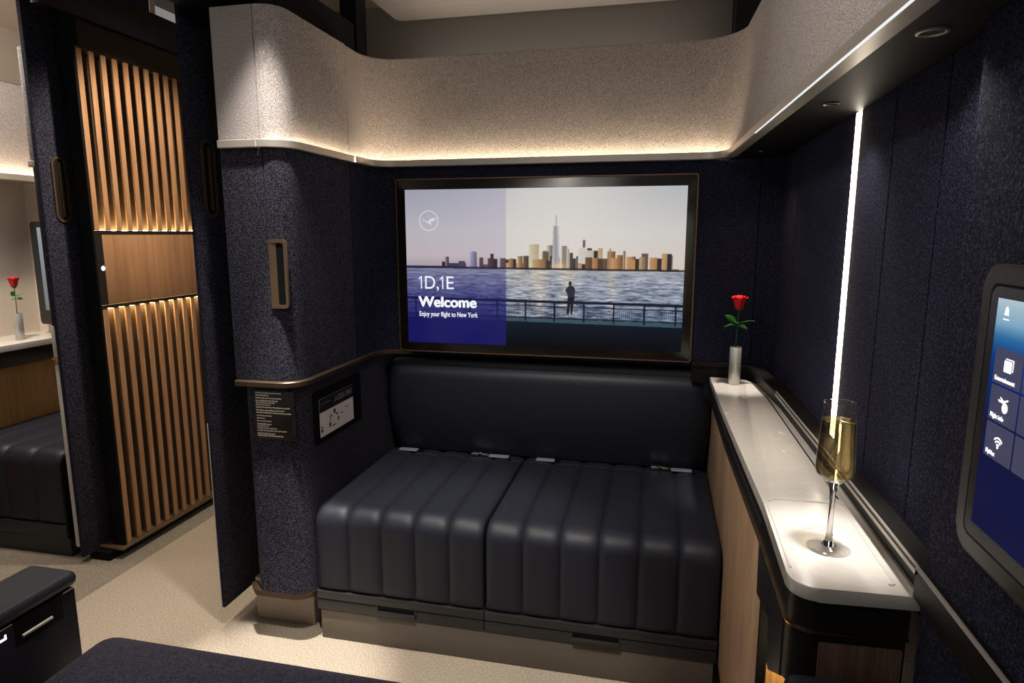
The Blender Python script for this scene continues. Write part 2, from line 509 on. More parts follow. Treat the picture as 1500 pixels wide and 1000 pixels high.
    # glow at the feet of the towers
    g = np.exp(-((uu-U(828))/.022)**2-((vv-.487)/.022)**2)[..., None]
    img += (C(255, 214, 150)-img)*g*.65
    # far shore
    sh = (vv > .490+.008*uu) & (vv < .503+.007*uu)
    img[sh] = img[sh]*.15+C(44, 36, 34)*.85
    sh2 = (vv > .488) & (vv < .503) & (uu < .17)
    img[sh2] = C(46, 42, 60)
    # water
    n = np.zeros((H, W))
    for (sy, sx, a) in ((3, 26, .5), (2, 11, .4), (5, 44, .35)):
        q = rng.random((H//sy+2, W//sx+2))
        yy = np.arange(H)/sy; xx = np.arange(W)/sx
        y0 = yy.astype(int); x0 = xx.astype(int); fy = (yy-y0)[:, None]; fx = (xx-x0)[None]
        n += a*((q[y0][:, x0]*(1-fx)+q[y0][:, x0+1]*fx)*(1-fy)+(q[y0+1][:, x0]*(1-fx)+q[y0+1][:, x0+1]*fx)*fy)
    n = (n-n.mean())/n.std()
    wat = (vv > .503+.007*uu)
    d = np.clip((vv-.503)/.30, 0, 1)[..., None]
    wc = C(166, 170, 180)+(C(112, 124, 146)-C(166, 170, 180))*d
    refl = (np.exp(-((uu-U(800))/.035)**2)+.8*np.exp(-((uu-U(842))/.03)**2)+.6*np.exp(-((uu-U(905))/.02)**2)+.5*np.exp(-((uu-.42)/.03)**2))[..., None]
    wc = wc+(C(226, 206, 176)-wc)*np.clip(refl, 0, 1)*.6*(1-.5*d)
    wc = wc*(1+n[..., None]*(.07+.17*d))
    dk = ((n < -1.0)[..., None])*d
    wc = wc+(C(60, 78, 112)-wc)*dk*.8
    img[wat] = wc[wat]
    # promenade and deck
    r0 = .690+.017*uu
    deck = vv > .828+.022*uu
    edge = (vv > .805+.020*uu) & ~deck
    dkc = C(10, 26, 46)+(C(1, 4, 14)-C(10, 26, 46))*np.clip((vv-.83)/.17+uu*.3, 0, 1)[..., None]
    img[edge] = C(58, 84, 94)
    img[deck] = dkc[deck]
    # railing
    rail = (vv > r0) & (vv < r0+.017); img[rail] = C(22, 24, 36)
    rail = (vv > r0+.034) & (vv < r0+.041); img[rail] = C(34, 38, 52)
    rail = (vv > r0+.108) & (vv < r0+.117); img[rail] = C(24, 28, 42)
    bars = (((uu*150) % 1.) < .26) & (vv > r0+.034) & (vv < r0+.112)
    img[bars] = img[bars]*.35+C(26, 32, 50)*.65
    posts = (((uu*9.55+.71) % 1.) < .055) & (vv > r0) & (vv < r0+.135)
    img[posts] = C(16, 18, 30)
    # the man leaning on the rail, seen from behind
    ch = lambda x, y: (U(790+x/6.818), (y-0)/6.818)
    cu = U(790+375/6.818)
    def ell(x, y, rx, ry, c):
        m_ = ((uu-x)/rx)**2+((vv-y)/ry)**2 < 1; img[m_] = c
    body = C(40, 46, 58); legs = C(22, 24, 34)
    vy = lambda y: .502+(390+y/6.818-396.5)/236.
    def poly(pts, c):
        pts = [(U(790+x/6.818), vy(y)) for x, y in pts]
        ins = np.zeros((H, W), bool); N = len(pts)
        for i in range(N):
            x1, y1 = pts[i]; x2, y2 = pts[(i+1) % N]
            if abs(y2-y1) < 1e-9: continue
            cond = ((y1 > vv) != (y2 > vv)) & (uu < (x2-x1)*(vv-y1)/(y2-y1)+x1)
            ins ^= cond
        img[ins] = c
    poly([(352, 310), (345, 490), (335, 500), (366, 500), (378, 380), (386, 500), (402, 500), (400, 480), (422, 310)], legs)
    poly([(345, 225), (360, 210), (390, 208), (410, 218), (422, 240), (424, 265), (416, 285), (418, 325), (352, 325), (348, 290), (328, 265), (332, 240)], body)
    ell(U(790+373/6.818), vy(186), 16/6.818/XW, 24/6.818/236, C(50, 48, 52))
    # veil of blue on the left, where the words stand
    left = uu < .3795
    k = np.clip((vv-.42)/.45, 0, 1)[..., None]
    blue = C(28, 26, 108)
    v1 = img*(.93-.80*k)+blue*(.02+.80*k)
    v1 = v1*np.array([.97, .96, 1.02])
    low_ = vv > .55
    img[left] = np.clip(v1, 0, 1)[left]
    img = img.reshape(H//S, S, W//S, S, 3).mean((1, 3))
    return np.clip(img, 0, 1)

def tablet_picture():
    W, H = 60, 120
    v = np.linspace(0, 1, H)[:, None, None]*np.ones((1, W, 1))
    ks = [(0, (196, 216, 228)), (.10, (140, 186, 214)), (.16, (52, 118, 176)), (.24, (16, 64, 146)), (.40, (18, 40, 110)), (.55, (24, 26, 70)), (1, (20, 22, 66))]
    img = np.zeros((H, W, 3))
    for c in range(3):
        img[..., c] = np.interp(v[..., 0], [k[0] for k in ks], [k[1][c]/255 for k in ks])
    return img

# ================================================================== SETTING
X0R = .36
# floor: carpet of the suite and the aisle in tiles, each laid a hair apart in tone by its nap
bm = bx(-3.2, .5, -.9, 3.4, -.02, 0.)
floor = struct(obj('floor', bm, CARPET))
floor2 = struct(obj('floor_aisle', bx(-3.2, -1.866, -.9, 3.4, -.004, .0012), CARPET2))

# back wall, navy, with soft corners
pts = [(-.968, 1.943), (-.968, 2.13), (.298, 2.13), (.30, 2.137), (.302, 2.13), (.345, 2.13), (.362, 2.105)]
p = round_path(pts, [0, .085, 0, 0, 0, .012, 0])
wb = struct(obj('wall_back', sweep(BM(), p, [(0, .80), (0, 1.4525), (-.012, 1.4525), (-.012, .80)]), NAVYP))
wl = struct(obj('wall_back_lower', bx(-1.02, .40, 2.27, 2.30, 0, .80), BLACK))
# beige upper wall
pf = round_path([(-.975, 1.957), (-.975, 2.145), (.222, 2.145), (.237, 1.6), (.267, .75), (.304, -.3)], [0, .10, .13, 0, 0, 0], 12)
wu = struct(obj('wall_upper', sweep(BM(), pf, [(0, 1.452), (0, 1.800), (-.004, 1.804), (-.016, 1.804), (-.016, 1.452)]), BEIGE))
# right wall: navy panels with grooves
def grooved(ys, x, w=.0022, d=.006):
    out = []
    for y in ys: out += [(x, y+w), (x+d, y), (x, y-w)]
    return out
pr_ = [(X0R, 2.12)]+grooved([1.885], X0R)+[(X0R, 1.455), (X0R+.010, 1.388), (X0R+.010, 1.35), (X0R, 1.35)]+grooved([1.17, .973], X0R, .003, .008)+[(X0R, .838)]
wr = struct(obj('wall_right', sweep(BM(), [Vector(q) for q in pr_], [(0, 0), (0, 1.449), (-.02, 1.449), (-.02, 0)]), NAVYP))
wrn = struct(obj('wall_right_near', bx(.335, .362, -.6, .830, 0, 2.0, .004), NAVYP))
# soffit over the worktop
sof = [(.200, 2.13), (.200, 2.05), (.214, 1.6), (.2445, .75), (.285, -.4), (.36, -.4), (.36, .82), (.372, .84), (.372, 2.13)]
bm = plate(BM(), sof, 1.4495, 1.475, 'z')
soffit = struct(obj('trim_1', bm, SOFF))
# bronze ledge on both sides of the screen
pl = round_path([(-.968, 1.95), (-.968, 2.13), (-.893, 2.13)], [0, .085, 0])
tr2 = struct(obj('trim_2', sweep(BM(), pl, [(-.002, .797), (.011, .797), (.014, .80), (.014, .811), (.011, .814), (-.002, .814)]), BRONZD))
pl = round_path([(.121, 2.13), (.303, 2.13), (.328, 1.75), (.337, 1.2), (.340, .834)], [0, .09, .1, .1, 0])
tr3 = struct(obj('trim_3', sweep(BM(), pl, [(-.001, .742), (-.001, .797), (.010, .797), (.013, .80), (.013, .811), (.010, .8135), (-.0285, .8115), (-.0285, .742)]), LEDGE))
# pale metal line along the front of that ledge
pm = [q for q in pl if q.y < 2.0]
obj('metal_edge', sweep(BM(), pm, [(.0126, .803), (.0140, .803), (.0116, .8145), (.0094, .8145)]), STEEL, tr3)
obj('metal_edge', sweep(BM(), [Vector((.3400, .834)), Vector((.3400, -.2))], [(.0126, .8105), (.0138, .8105), (.0118, .8145), (.0100, .8145)]), STEEL, tr3)
obj('near_ledge', sweep(BM(), [Vector((.340, .834)), Vector((.340, -.2))], [(0, .772), (.0125, .772), (.013, .8005), (.0085, .814), (0, .814)]), LEDGE, tr3)
obj('lower_edge', sweep(BM(), [Vector((.340, 1.3)), Vector((.3400, .84)), Vector((.340, -.2))], [(0, .7675), (.0040, .7675), (.0040, .7702), (0, .7702)]), STEEL, tr3)

# ceiling over the suite and over the aisle
ceil = struct(obj('ceiling', plate(BM(), rrect(-.98, .215, .35, 2.405, .03), 2.005, 2.03, 'z'), CEIL))
obj('ceiling_step', bx(-.90, .0, .3, 2.25, 1.990, 2.006, .012, 3), CEIL, ceil)
hb = struct(obj('wall_back_top', bx(-1.30, .215, 2.41, 2.44, 1.66, 2.06), CEILD))
hb2 = struct(obj('wall_back_return', bx(.217, .36, 2.30, 2.44, 1.66, 2.1), SOFF))
ac = struct(obj('ceiling_aisle', bx(-2.3, -1.0, .4, 3.2, 2.26, 2.28), CEIL))
rl = struct(obj('trim_4', bx(-1.27, -1.045, 1.52, 2.17, 1.822, 1.93), BLACK))
cp = struct(obj('trim_5', bx(-1.105, -1.045, 2.19, 2.27, 1.60, 2.26), BLACK))
aw = struct(obj('wall_aisle_end', bx(-2.2, -1.1, 3.3, 3.33, 0, 2.26), CEILD))

# ------------------------------------------------------------------ cove light
LIP = [(0, 1.447), (.025, 1.447), (.0268, 1.4488), (.0268, 1.466), (.025, 1.468), (.0228, 1.466), (.0228, 1.4505), (0, 1.4505)]
LIPW = [(0, 1.447), (.017, 1.447), (.0188, 1.4488), (.0188, 1.466), (.017, 1.468), (.0150, 1.466), (.0150, 1.4505), (0, 1.4505)]
cove = thing('cove_light', 'long warm cove light in a pale metal channel around the beige upper wall', 'light', (-.4, 2.12, 1.447))
pc = round_path([(-.975, 1.957), (-.975, 2.132), (.213, 2.132), (.232, 1.6), (.262, .75), (.300, -.3)], [0, .10, .09, 0, 0, 0], 12)
obj('metal_channel', sweep(BM(), pc, LIP), STEEL, cove)
obj('highlight_bead', sweep(BM(), [q for q in pc if q.x > .2 and q.y < 2.02], [(.0255, 1.4462), (.0275, 1.4462), (.0279, 1.4475), (.0275, 1.4488), (.0255, 1.4488)]), emit('highlight_glow', (.93, .96, 1., 1), .9), cove)  # highlight along the channel's lower edge, put in as a glowing bead
obj('light_strip', sweep(BM(), pc, [(.006, 1.4507), (.014, 1.4507), (.014, 1.4537), (.006, 1.4537)]), LED_COVE, cove)

# ------------------------------------------------------------------ wardrobe
wd = thing('wardrobe', 'tall rounded wardrobe with navy doors and beige top, left of the screen', 'wardrobe', (-1.06, 1.85, 0))
WF = 1.570; WX = -.968; WL = -1.160
def wpath(a, b, r=.060, x=WX, y=WF, end=1.940):
    """outline from a on the front face (x) to b on the side face (y)"""
    return round_path([(a, y), (x, y), (x, b)], [0, r, 0])
# lower body
obj('lower_body', sweep(BM(), round_path([(-1.15, 2.2), (-1.15, 1.582), (-.974, 1.582), (-.974, 2.26)], [0, .03, .058, 0]), [(0, .158), (0, .797), (-.02, .797), (-.02, .158)]), NAVY, wd)
obj('base_trim', sweep(BM(), round_path([(-1.19, 1.62), (-1.155, 1.5835), (-.9735, 1.5835), (-.9735, 1.66)], [0, .02, .058, 0]), [(.001, .140), (.002, .158), (-.018, .158), (-.018, .140)]), BRONZD, wd)
obj('underside', bx(-1.14, -.99, 1.605, 2.2, .150, .158), BLACK, wd)
obj('plinth', bx(-1.221, -1.015, 1.674, 2.2, 0, .141, .004), TAUPE, wd)
obj('ledge', sweep(BM(), round_path([(-1.154, 1.570), (-.968, 1.570), (-.968, 1.945)], [0, .060, 0]), [(-.01, .797), (.012, .797), (.015, .80), (.015, .811), (.012, .814), (-.01, .814)]), BRONZD, wd)
# upper carcass and the two navy fronts
obj('carcass', bx(-1.150, -1.010, 1.625, 2.12, .80, 1.80), BLACK, wd)
obj('fixed_front', sweep(BM(), [Vector((-1.163, 1.61)), Vector((-1.160, 1.572)), Vector((-1.156, WF)), Vector((-1.0335, WF)), Vector((-1.0325, WF+.004))], [(0, .815), (0, 1.446), (-.015, 1.446), (-.015, .815)]), NAVY, wd)
dr = obj('door', sweep(BM(), [Vector((-1.0305, WF+.006)), Vector((-1.0300, WF))]+wpath(-1.0300, 1.939)[1:], [(0, .815), (0, 1.446), (-.015, 1.446), (-.015, .815)]), NAVY, wd)
# recessed bronze handle on the door edge
hd = BM()
o_ = rrect(-1.030, -.977, 1.020, 1.208, [.003, .012, .012, .003]); i_ = rrect(-1.0295, -.985, 1.030, 1.198, [.002, .006, .006, .002])
ring_plate(hd, o_, i_, WF-.003, WF+.004, 'y')
h_ = obj('handle', hd, BRONZ, dr)
g = BM()
plate(g, [(-1.029, 1.5672), (-1.008, 1.5688), (-1.008, 1.5697), (-1.029, 1.5697)], 1.030, 1.198, 'z')
obj('handle_grip', g, BRONZ, dr)
obj('handle_recess', bx(-1.006, -.985, 1.5694, 1.5698, 1.030, 1.198), BLACK, dr)
# beige upper panels and pale metal lip
obj('upper_panel', sweep(BM(), [Vector((-1.168, 1.64)), Vector((-1.167, 1.578)), Vector((-1.164, 1.575)), Vector((-1.0435, 1.575)), Vector((-1.0425, 1.579))], [(0, 1.452), (0, 1.804), (-.015, 1.804), (-.015, 1.452)]), BEIGE, wd)
obj('upper_panel', sweep(BM(), [Vector((-1.0405, 1.579)), Vector((-1.0395, 1.575))]+wpath(-1.0395, 1.9545, .062, -.975, 1.575)[1:], [(0, 1.452), (0, 1.804), (-.015, 1.804), (-.015, 1.452)]), BEIGE, wd)
obj('lip', sweep(BM(), [Vector((-1.156, 1.575)), Vector((-1.043, 1.575))], LIPW), STEEL, wd)
lp2 = [Vector((-1.040, 1.575))]+wpath(-1.040, 1.9545, .062, -.975, 1.575)[1:]
obj('lip', sweep(BM(), lp2, LIPW), STEEL, wd)
obj('light_strip', sweep(BM(), lp2[2:], [(.003, 1.4507), (.010, 1.4507), (.010, 1.4537), (.003, 1.4537)]), LED_COVE, wd)

# black placard on the front of the wardrobe (its fine print cannot be read)
pk = thing('safety_placard', 'small black placard with lines of fine cream print on the wardrobe front', 'sign', (-1.04, 1.58, .70))
obj('plate', plate(BM(), rrect(-1.112, -.985, .640, .783, .006), 1.5785, 1.5825, 'y', .0008), PLATE, pk)
b_ = BM()
rows = [(.776, .70, 1), (.769, .36, 1), (.761, .70, 1), (.753, .62, 1), (.747, .52, 0), (.741, .40, 0), (.734, .94, 1), (.725, .80, 1), (.718, .95, 1),
        (.709, .45, 0), (.701, .26, 0), (.693, .40, 0), (.684, .40, 1), (.678, .34, 0), (.672, .54, 0), (.665, .80, 0), (.656, .48, 1), (.650, .70, 1)]
for z, w, hv in rows:
    x = -1.107; end = -1.107+.116*w
    while x < end-.004:
        l = random.uniform(.004, .013); l = min(l, end-x)
        hgt = .0038 if hv else .0031
        q = x
        while q < x+l:
            s = random.uniform(.0006, .0011)
            box(b_, q, min(q+s, x+l), 1.5781, 1.5786, z-hgt*(.5 if random.random() < .8 else .75), z+hgt*random.choice((.3, .35, .6)))
            q += s+.0005
        x += l+.0014
obj('fine_print', b_, PRINT, pk, smooth=False)
# pocket with the safety card on the side of the wardrobe
pc_ = BM()
sx = -.974
ring_plate(pc_, rrect(1.655, 1.962, .600, .762, .012), rrect(1.682, 1.935, .612, .745, .008), sx-.004, sx+.004, 'x')
obj('card_pocket', pc_, BLACK, wd)
obj('pocket_back', plate(BM(), rrect(1.68, 1.937, .61, .747, .006), sx-.0025, sx+.0005, 'x'), BLACK, wd)
cd = thing('safety_card', 'white and indigo safety card in the pocket on the wardrobe side', 'card', (sx+.002, 1.80, .612))
obj('card', plate(BM(), rrect(1.690, 1.908, .614, .732, .002), sx+.001, sx+.0018, 'x'), PAPER, cd)
obj('card_header', plate(BM(), [(1.690, .690), (1.908, .690), (1.908, .732), (1.690, .732)], sx+.0018, sx+.0021, 'x'), INDIGO, cd)
text('card_title', 'A350-900', .026, (sx+.0023, 1.785, .704), '+x', PRINT, cd, .0006, .113)
text('card_line', 'Safety instructions', .012, (sx+.0023, 1.697, .712), '+x', GRAYP, cd, 0, .062)
for y, z, w, h in ((1.75, .665, .018, .003), (1.752, .655, .004, .012), (1.775, .668, .012, .014), (1.79, .66, .012, .006), (1.745, .632, .01, .014), (1.765, .63, .02, .004), (1.80, .64, .008, .012), (1.695, .628, .012, .010), (1.695, .642, .012, .004), (1.85, .668, .02, .003), (1.82, .655, .018, .003)):
    obj('printed_mark', bx(sx+.0018, sx+.0021, y, y+w, z, z+h), PRINTD, cd, smooth=False)
b_ = BM(); ring_plate(b_, [(1.752+.006*math.cos(t*PI/8), .650+.006*math.sin(t*PI/8)) for t in range(16)], [(1.752+.0045*math.cos(t*PI/8), .650+.0045*math.sin(t*PI/8)) for t in range(16)], sx+.0018, sx+.0022, 'x')
obj('card_symbol', b_, PRINTR, cd)

# ------------------------------------------------------------------ television
tv = thing('television', 'large wall screen showing a city skyline and a welcome message', 'television', (-.386, 2.13, 1.11))
b_ = BM(); ring_plate(b_, rrect(-.8885, .1165, .811, 1.4075, .010), rrect(-.8845, .1125, .815, 1.4035, .008), 2.117, 2.134, 'y')
obj('frame', b_, BRONZ, tv)
obj('bezel', plate(BM(), rrect(-.8838, .1118, .8157, 1.4028, .008), 2.1195, 2.134, 'y', .001), plain('bezel_black', rgb(26, 22, 20), .22, 0, .5), tv)
PIC = picture('screen_picture', .9)
scr = picture_mesh('screen', harbour_picture(), ((-.8545, 2.1190, 1.3710), (.9385, 0, 0), (0, 0, -.527)), PIC, tv)
yt = 2.1186
ONE = [(0, .0345), (.0085, .0435), (.0125, .0435), (.0125, 0), (.0085, 0), (.0085, .0375), (.0020, .0315)]
def seat_caption(x, rest, wd_):
    t_ = text('caption_seat', rest, .064, (x+.0195, yt, 1.034), '-y', TXT, scr, 0, wd_)
    b2 = BM(); plate(b2, [(x+a, 1.034+c) for a, c in ONE], yt-.0002, yt+.0002, 'y')
    obj('caption_numeral', b2, TXT, t_, smooth=False)
seat_caption(-.812, 'D,', .050)
seat_caption(-.734, 'E', .026)
text('caption_welcome', 'Welcome', .050, (-.812, yt, .972), '-y', TXT, scr, .0022, .208)
text('caption_line', 'Enjoy your flight to New York', .024, (-.812, yt, .938), '-y', TXT, scr, .0003, .212)
# the airline's crane in its ring
b_ = BM(); cx, cz = -.770, 1.267
ring_plate(b_, [(cx+.0345*math.cos(t*PI/24), cz+.0345*math.sin(t*PI/24)) for t in range(48)], [(cx+.0318*math.cos(t*PI/24), cz+.0318*math.sin(t*PI/24)) for t in range(48)], yt-.0003, yt, 'y')
crane = [(-.030, .006), (-.020, .004), (-.010, -.001), (-.002, -.003), (.004, .004), (.012, .0085), (.031, .0075), (.024, .0045), (.020, .003), (.022, .0015), (.016, -.0005), (.017, -.0020), (.010, -.0030), (.004, -.0055),
         (.009, -.0095), (.012, -.0135), (.004, -.0115), (-.006, -.0065), (-.014, -.001), (-.022, .003)]
plate(b_, [(cx+a, cz+c) for a, c in crane], yt-.0003, yt, 'y')
obj('emblem', b_, LOGO, scr, smooth=False)

# ------------------------------------------------------------------ sofa
def cushion(name, x0, x1, nch, parent, y_front, y_back, zb, zt, mat=None, rad=.055):
    """upholstered seat with vertical channels running over its front"""
    prof = [(y_front+.012, zb, 0), (y_front+.003, zb+.008, .5)]
    for k in range(9): prof.append((y_front, zb+.02+(zt-rad-zb-.02)*k/8, 1))
    for k in range(1, 11):
        a = PI/2*k/10
        prof.append((y_front+rad-rad*math.cos(a), zt-rad+rad*math.sin(a), 1))
    for k in range(1, 18): prof.append((y_front+rad+(y_back-.075-y_front-rad)*k/17, zt, 1))
    prof += [(y_back-.072, zt-.004, .6), (y_back-.069, zt-.001, .8), (y_back-.04, zt-.002, .8), (y_back-.01, zt-.004, .8), (y_back, zt-.012, .5), (y_back, zb, 0)]
    fr = [0, .02, .045, .08, .13, .2, .3, .4, .5, .6, .7, .8, .87, .92, .955, .98]
    us = [c_+f_ for c_ in range(nch) for f_ in fr]+[nch]
    nx = len(us)-1; bm = BM(); grid = []
    for i in range(nx+1):
        u = us[i]; f = u-math.floor(u); f = 0 if i == nx else f
        e = min(f, 1-f)*2
        puff = .011*(1-(1-e)**5.)-.011
        if i in (0, nx): puff -= .006
        x = x0+(x1-x0)*u/nch
        row = []
        for j, (y, z, w) in enumerate(prof):
            a = prof[max(j-1, 0)]; c = prof[min(j+1, len(prof)-1)]
            ty, tz = c[0]-a[0], c[1]-a[1]; L = math.hypot(ty, tz) or 1
            ny, nz = -tz/L, ty/L
            row.append(bm.verts.new((x, y+ny*puff*w, z+nz*puff*w)))
        grid.append(row)
    for i in range(nx):
        for j in range(len(prof)-1):
            bm.faces.new((grid[i][j], grid[i+1][j], grid[i+1][j+1], grid[i][j+1]))
    bm.faces.new(grid[0]); bm.faces.new(list(reversed(grid[-1])))
    return obj(name, bm, mat or LEATH, parent, ang=60)

def backrest(name, x0, x1, parent):
    """leather back cushion, face curved and edges rolled"""
    bm = BM(); NX, NZ = 40, 26
    def face(i, j):
        u = i/NX; v = j/NZ
        x = x0+(x1-x0)*u; z = .420+.338*v
        e = min(u, 1-u)*(x1-x0); r = .03
        y = 2.205-.085*v+.030*v*v-.018*math.sin(PI*v)
        if e < r: y += r-math.sqrt(max(0, r*r-(r-e)**2))
        t = (1-v)*.338
        if t < .045: y += (.045-math.sqrt(max(0, .045**2-(.045-t)**2)))*.9
        if e < .02: x += 0
        bul = .010*math.sin(PI*v)
        x += (-bul if u < .5 else bul)*max(0, 1-e/.2)
        return (x, y, z)
    f = [[bm.verts.new(face(i, j)) for j in range(NZ+1)] for i in range(NX+1)]
    bk = [[None]*(NZ+1) for _ in range(NX+1)]
    for i in range(NX+1):
        for j in range(NZ+1):
            if i in (0, NX) or j in (0, NZ):
                c = f[i][j].co; bk[i][j] = bm.verts.new((c.x, 2.262, c.z))
    for i in range(NX):
        for j in range(NZ): bm.faces.new((f[i][j], f[i+1][j], f[i+1][j+1], f[i][j+1]))
    for i in range(NX):
        for j in (0, NZ): bm.faces.new((f[i][j], f[i+1][j], bk[i+1][j], bk[i][j]))
    for j in range(NZ):
        for i in (0, NX): bm.faces.new((f[i][j], f[i][j+1], bk[i][j+1], bk[i][j]))
    return obj(name, bm, LEATH, parent, ang=50)

sofa = thing('sofa', 'black leather two seat sofa with channel stitched seats below the screen', 'sofa', (-.39, 1.9, 0))
SL, SM, SR = -.972, -.4475, .190
obj('base', bx(SL+.008, SR-.006, 1.6250, 2.26, 0, .096, .003), plain('sofa_base', rgb(96, 88, 80), .42, 0, .4), sofa)
for a, b in ((SL, SM-.001), (SM+.001, SR)):
    r_ = obj('drawer_rail', bx(a, b, 1.6215, 1.70, .097, .130, .002), DPLAS, sofa)
    ha, hb_ = (-.776, -.654) if a == SL else (-.196, -.064)
    bmh = bx(ha, ha+.003, 1.617, 1.625, .108, .133)
    box(bmh, hb_-.003, hb_, 1.617, 1.625, .108, .133)
    box(bmh, ha, hb_, 1.611, 1.624, .108, .118, .002)
    obj('pull_handle', bmh, DPLAS, r_)
    obj('pull_recess', bx(ha+.003, hb_-.003, 1.6205, 1.6213, .120, .134), BLACK, r_)
    obj('seat_rail', bx(a, b, 1.6200, 2.2, .133, .1575, .002), DPLAS, sofa)
cushion('seat_cushion', SL, SM-.003, 5, sofa, 1.622, 2.215, .158, .421)
cushion('seat_cushion', SM+.003, SR, 6, sofa, 1.622, 2.215, .158, .421)
backrest('backrest', -.957, .180, sofa)
# belt ends lying in the crease
def belt(x0, x1, y, buckle=None):
    s_ = obj('seat_belt', bx(x0, x1, y-.016, y+.012, .4215, .4255, .0015), BELT, sofa)
    obj('belt_slot', bx(x1+.004, x1+.022, y-.012, y+.012, .4195, .4222) if buckle is None else bx(x1-.005, x1+.012, y-.03, y-.014, .4195, .4222), BLACK, s_)
    if buckle is not None:
        bb = box(BM(), buckle, buckle+.030, y-.020, y+.010, .4235, .437, .004)
        box(bb, buckle+.036, buckle+.064, y-.014, y+.012, .4235, .433, .003)
        tube(bb, [(buckle+.026, y-.004, .430), (buckle+.040, y-.002, .430)], .004)
        obj('buckle', bb, CHROME, s_)
belt(-.924, -.852, 2.176)
belt(-.575, -.502, 2.176, -.640)
belt(-.400, -.334, 2.176)
belt(.070, .140, 2.176, .002)

# ------------------------------------------------------------------ side console with the white worktop
con = thing('side_console', 'narrow side console of pale wood with dark bronze fascia, right of the sofa', 'cabinet', (.27, 1.5, 0))
obj('wood_side', bx(.196, .212, 1.108, 2.25, .085, .690, .002), LWOOD, con)
obj('end_panel', bx(.1975, .2125, 1.096, 1.108, .02, .706), BLACK, con)
obj('inner_panel', bx(.2128, .312, 1.098, 1.107, .02, .69), GWOOD, con)
pfz = round_path([(.1795, 2.13), (.1795, 1.60), (.1885, 1.10), (.1875, .845), (.336, .853)], [0, 0, 0, .032, 0])
obj('fascia', sweep(BM(), pfz, [(-.002, .700), (-.002, .7475), (-.03, .7475), (-.03, .700)]), FASCIA, con)
obj('fascia_groove', sweep(BM(), [q for q in pfz if q.y > .90 and q.x < .25], [(-.0019, .722), (-.0005, .724), (-.0005, .733), (-.0019, .735)]), DPLAS, con)
obj('brass_line', sweep(BM(), pfz, [(-.002, .6965), (.0010, .6972), (.0010, .7000), (-.002, .7005)]), BRASS, con)
# front module hanging below the worktop
mp_ = [(1.100, .697), (1.092, .607), (.975, .637), (.968, .564), (.955, .560), (.88, .606), (.88, .697)]
obj('module_side', plate(BM(), mp_, .187, .30, 'x', .003), DPLAS, con)
pfr = round_path([(.187, .93), (.187, .848), (.335, .856)], [0, .034, 0])
obj('module_front', sweep(BM(), pfr, [(-.0025, .610), (-.0025, .697), (-.02, .697), (-.02, .610)]), FASCIA, con)
wf = plate(BM(), rrect(.228, .330, .614, .684, .002), 0, .004, 'y')
for v in wf.verts: v.co.y += .8445+(v.co.x-.187)*.054
obj('wood_front', wf, DWOOD, con)

top = thing('worktop', 'long white stone worktop with a shallow tray end on the right side console', 'worktop', (.26, 1.45, .748))
outl = [(.177, 2.112), (.177, 2.0)]
outl = round_path([(.30, 2.112), (.177, 2.112), (.180, 1.7), (.191, 1.10), (.1855, .835), (.3405, .842), (.3405, 1.25), (.333, 1.7), (.313, 2.03), (.285, 2.09), (.262, 2.112)], [0, 0, 0, 0, .034, 0, 0, 0, .05, .02, 0])[1:-1]
obj('slab', plate(BM(), [(q.x, q.y) for q in outl], .7478, .768, 'z', .0022), WHITE, top)
# tray: raised rounded rim, and inlaid slot
rim = [(.1935, .885)]+[(q.x, q.y) for q in round_path([(.1935, .885), (.1985, 1.128), (.318, 1.128), (.318, .868), (.311, .864)], [0, .022, .022, .004, 0])][1:]
obj('tray_rim', tube(BM(), [(a, c, .7682) for a, c in rim], .0020, 8), WHITE, top)
obj('inlay_slot', plate(BM(), [(.312, 1.90), (.3152, 1.90), (.3215, 1.15), (.3185, 1.15)], .7675, .7684, 'z'), BLACK, top)
b_ = BM()
for cx_ in (.243, .263):
    ring_plate(b_, [(cx_+.009*math.cos(t*PI/10), 1.025+.009*math.sin(t*PI/10)) for t in range(20)], [(cx_+.0078*math.cos(t*PI/10), 1.025+.0078*math.sin(t*PI/10)) for t in range(20)], .768, .7682)
ring_plate(b_, [(.253+.004*math.cos(t*PI/8), 1.025+.004*math.sin(t*PI/8)) for t in range(16)], [(.253+.003*math.cos(t*PI/8), 1.025+.003*math.sin(t*PI/8)) for t in range(16)], .768, .7682)
obj('charging_mark', b_, plain('mark_grey', rgb(150, 148, 144), .4), top)

# ------------------------------------------------------------------ champagne flute
fl = thing('champagne_flute', 'tall champagne flute on the lit tray end of the white worktop', 'glass', (.258, .955, .7685))
z0 = .7685
foot = [(0, z0), (.0290, z0), (.0298, z0+.0008), (.0290, z0+.0014), (.020, z0+.0030), (.0105, z0+.0062), (0, z0+.0062)]
stem = [(0, z0+.0063), (.0104, z0+.0063), (.0058, z0+.013), (.0038, z0+.026), (.0034, z0+.060), (.0042, z0+.085), (.0065, z0+.096), (.0115, z0+.1030), (0, z0+.1030)]
bowl = [(0, z0+.1032), (.0125, z0+.1036), (.0200, z0+.1085), (.0248, z0+.1145), (.0262, z0+.121), (.0258, z0+.130), (.0240, z0+.165), (.0214, z0+.218), (.0211, z0+.2185),
        (.0208, z0+.2185), (.0207, z0+.218), (.0233, z0+.165), (.0251, z0+.130), (.0254, z0+.121), (.0241, z0+.1158), (.0194, z0+.1103), (.0110, z0+.1060), (0, z0+.1055)]
obj('foot', lathe(BM(), foot, .258, .955, 56), THIN, fl, ang=60)
obj('stem', lathe(BM(), stem, .258, .955, 40), GLASS, fl, ang=60)
obj('bowl', lathe(BM(), bowl, .258, .955, 56), THIN, fl, ang=60)
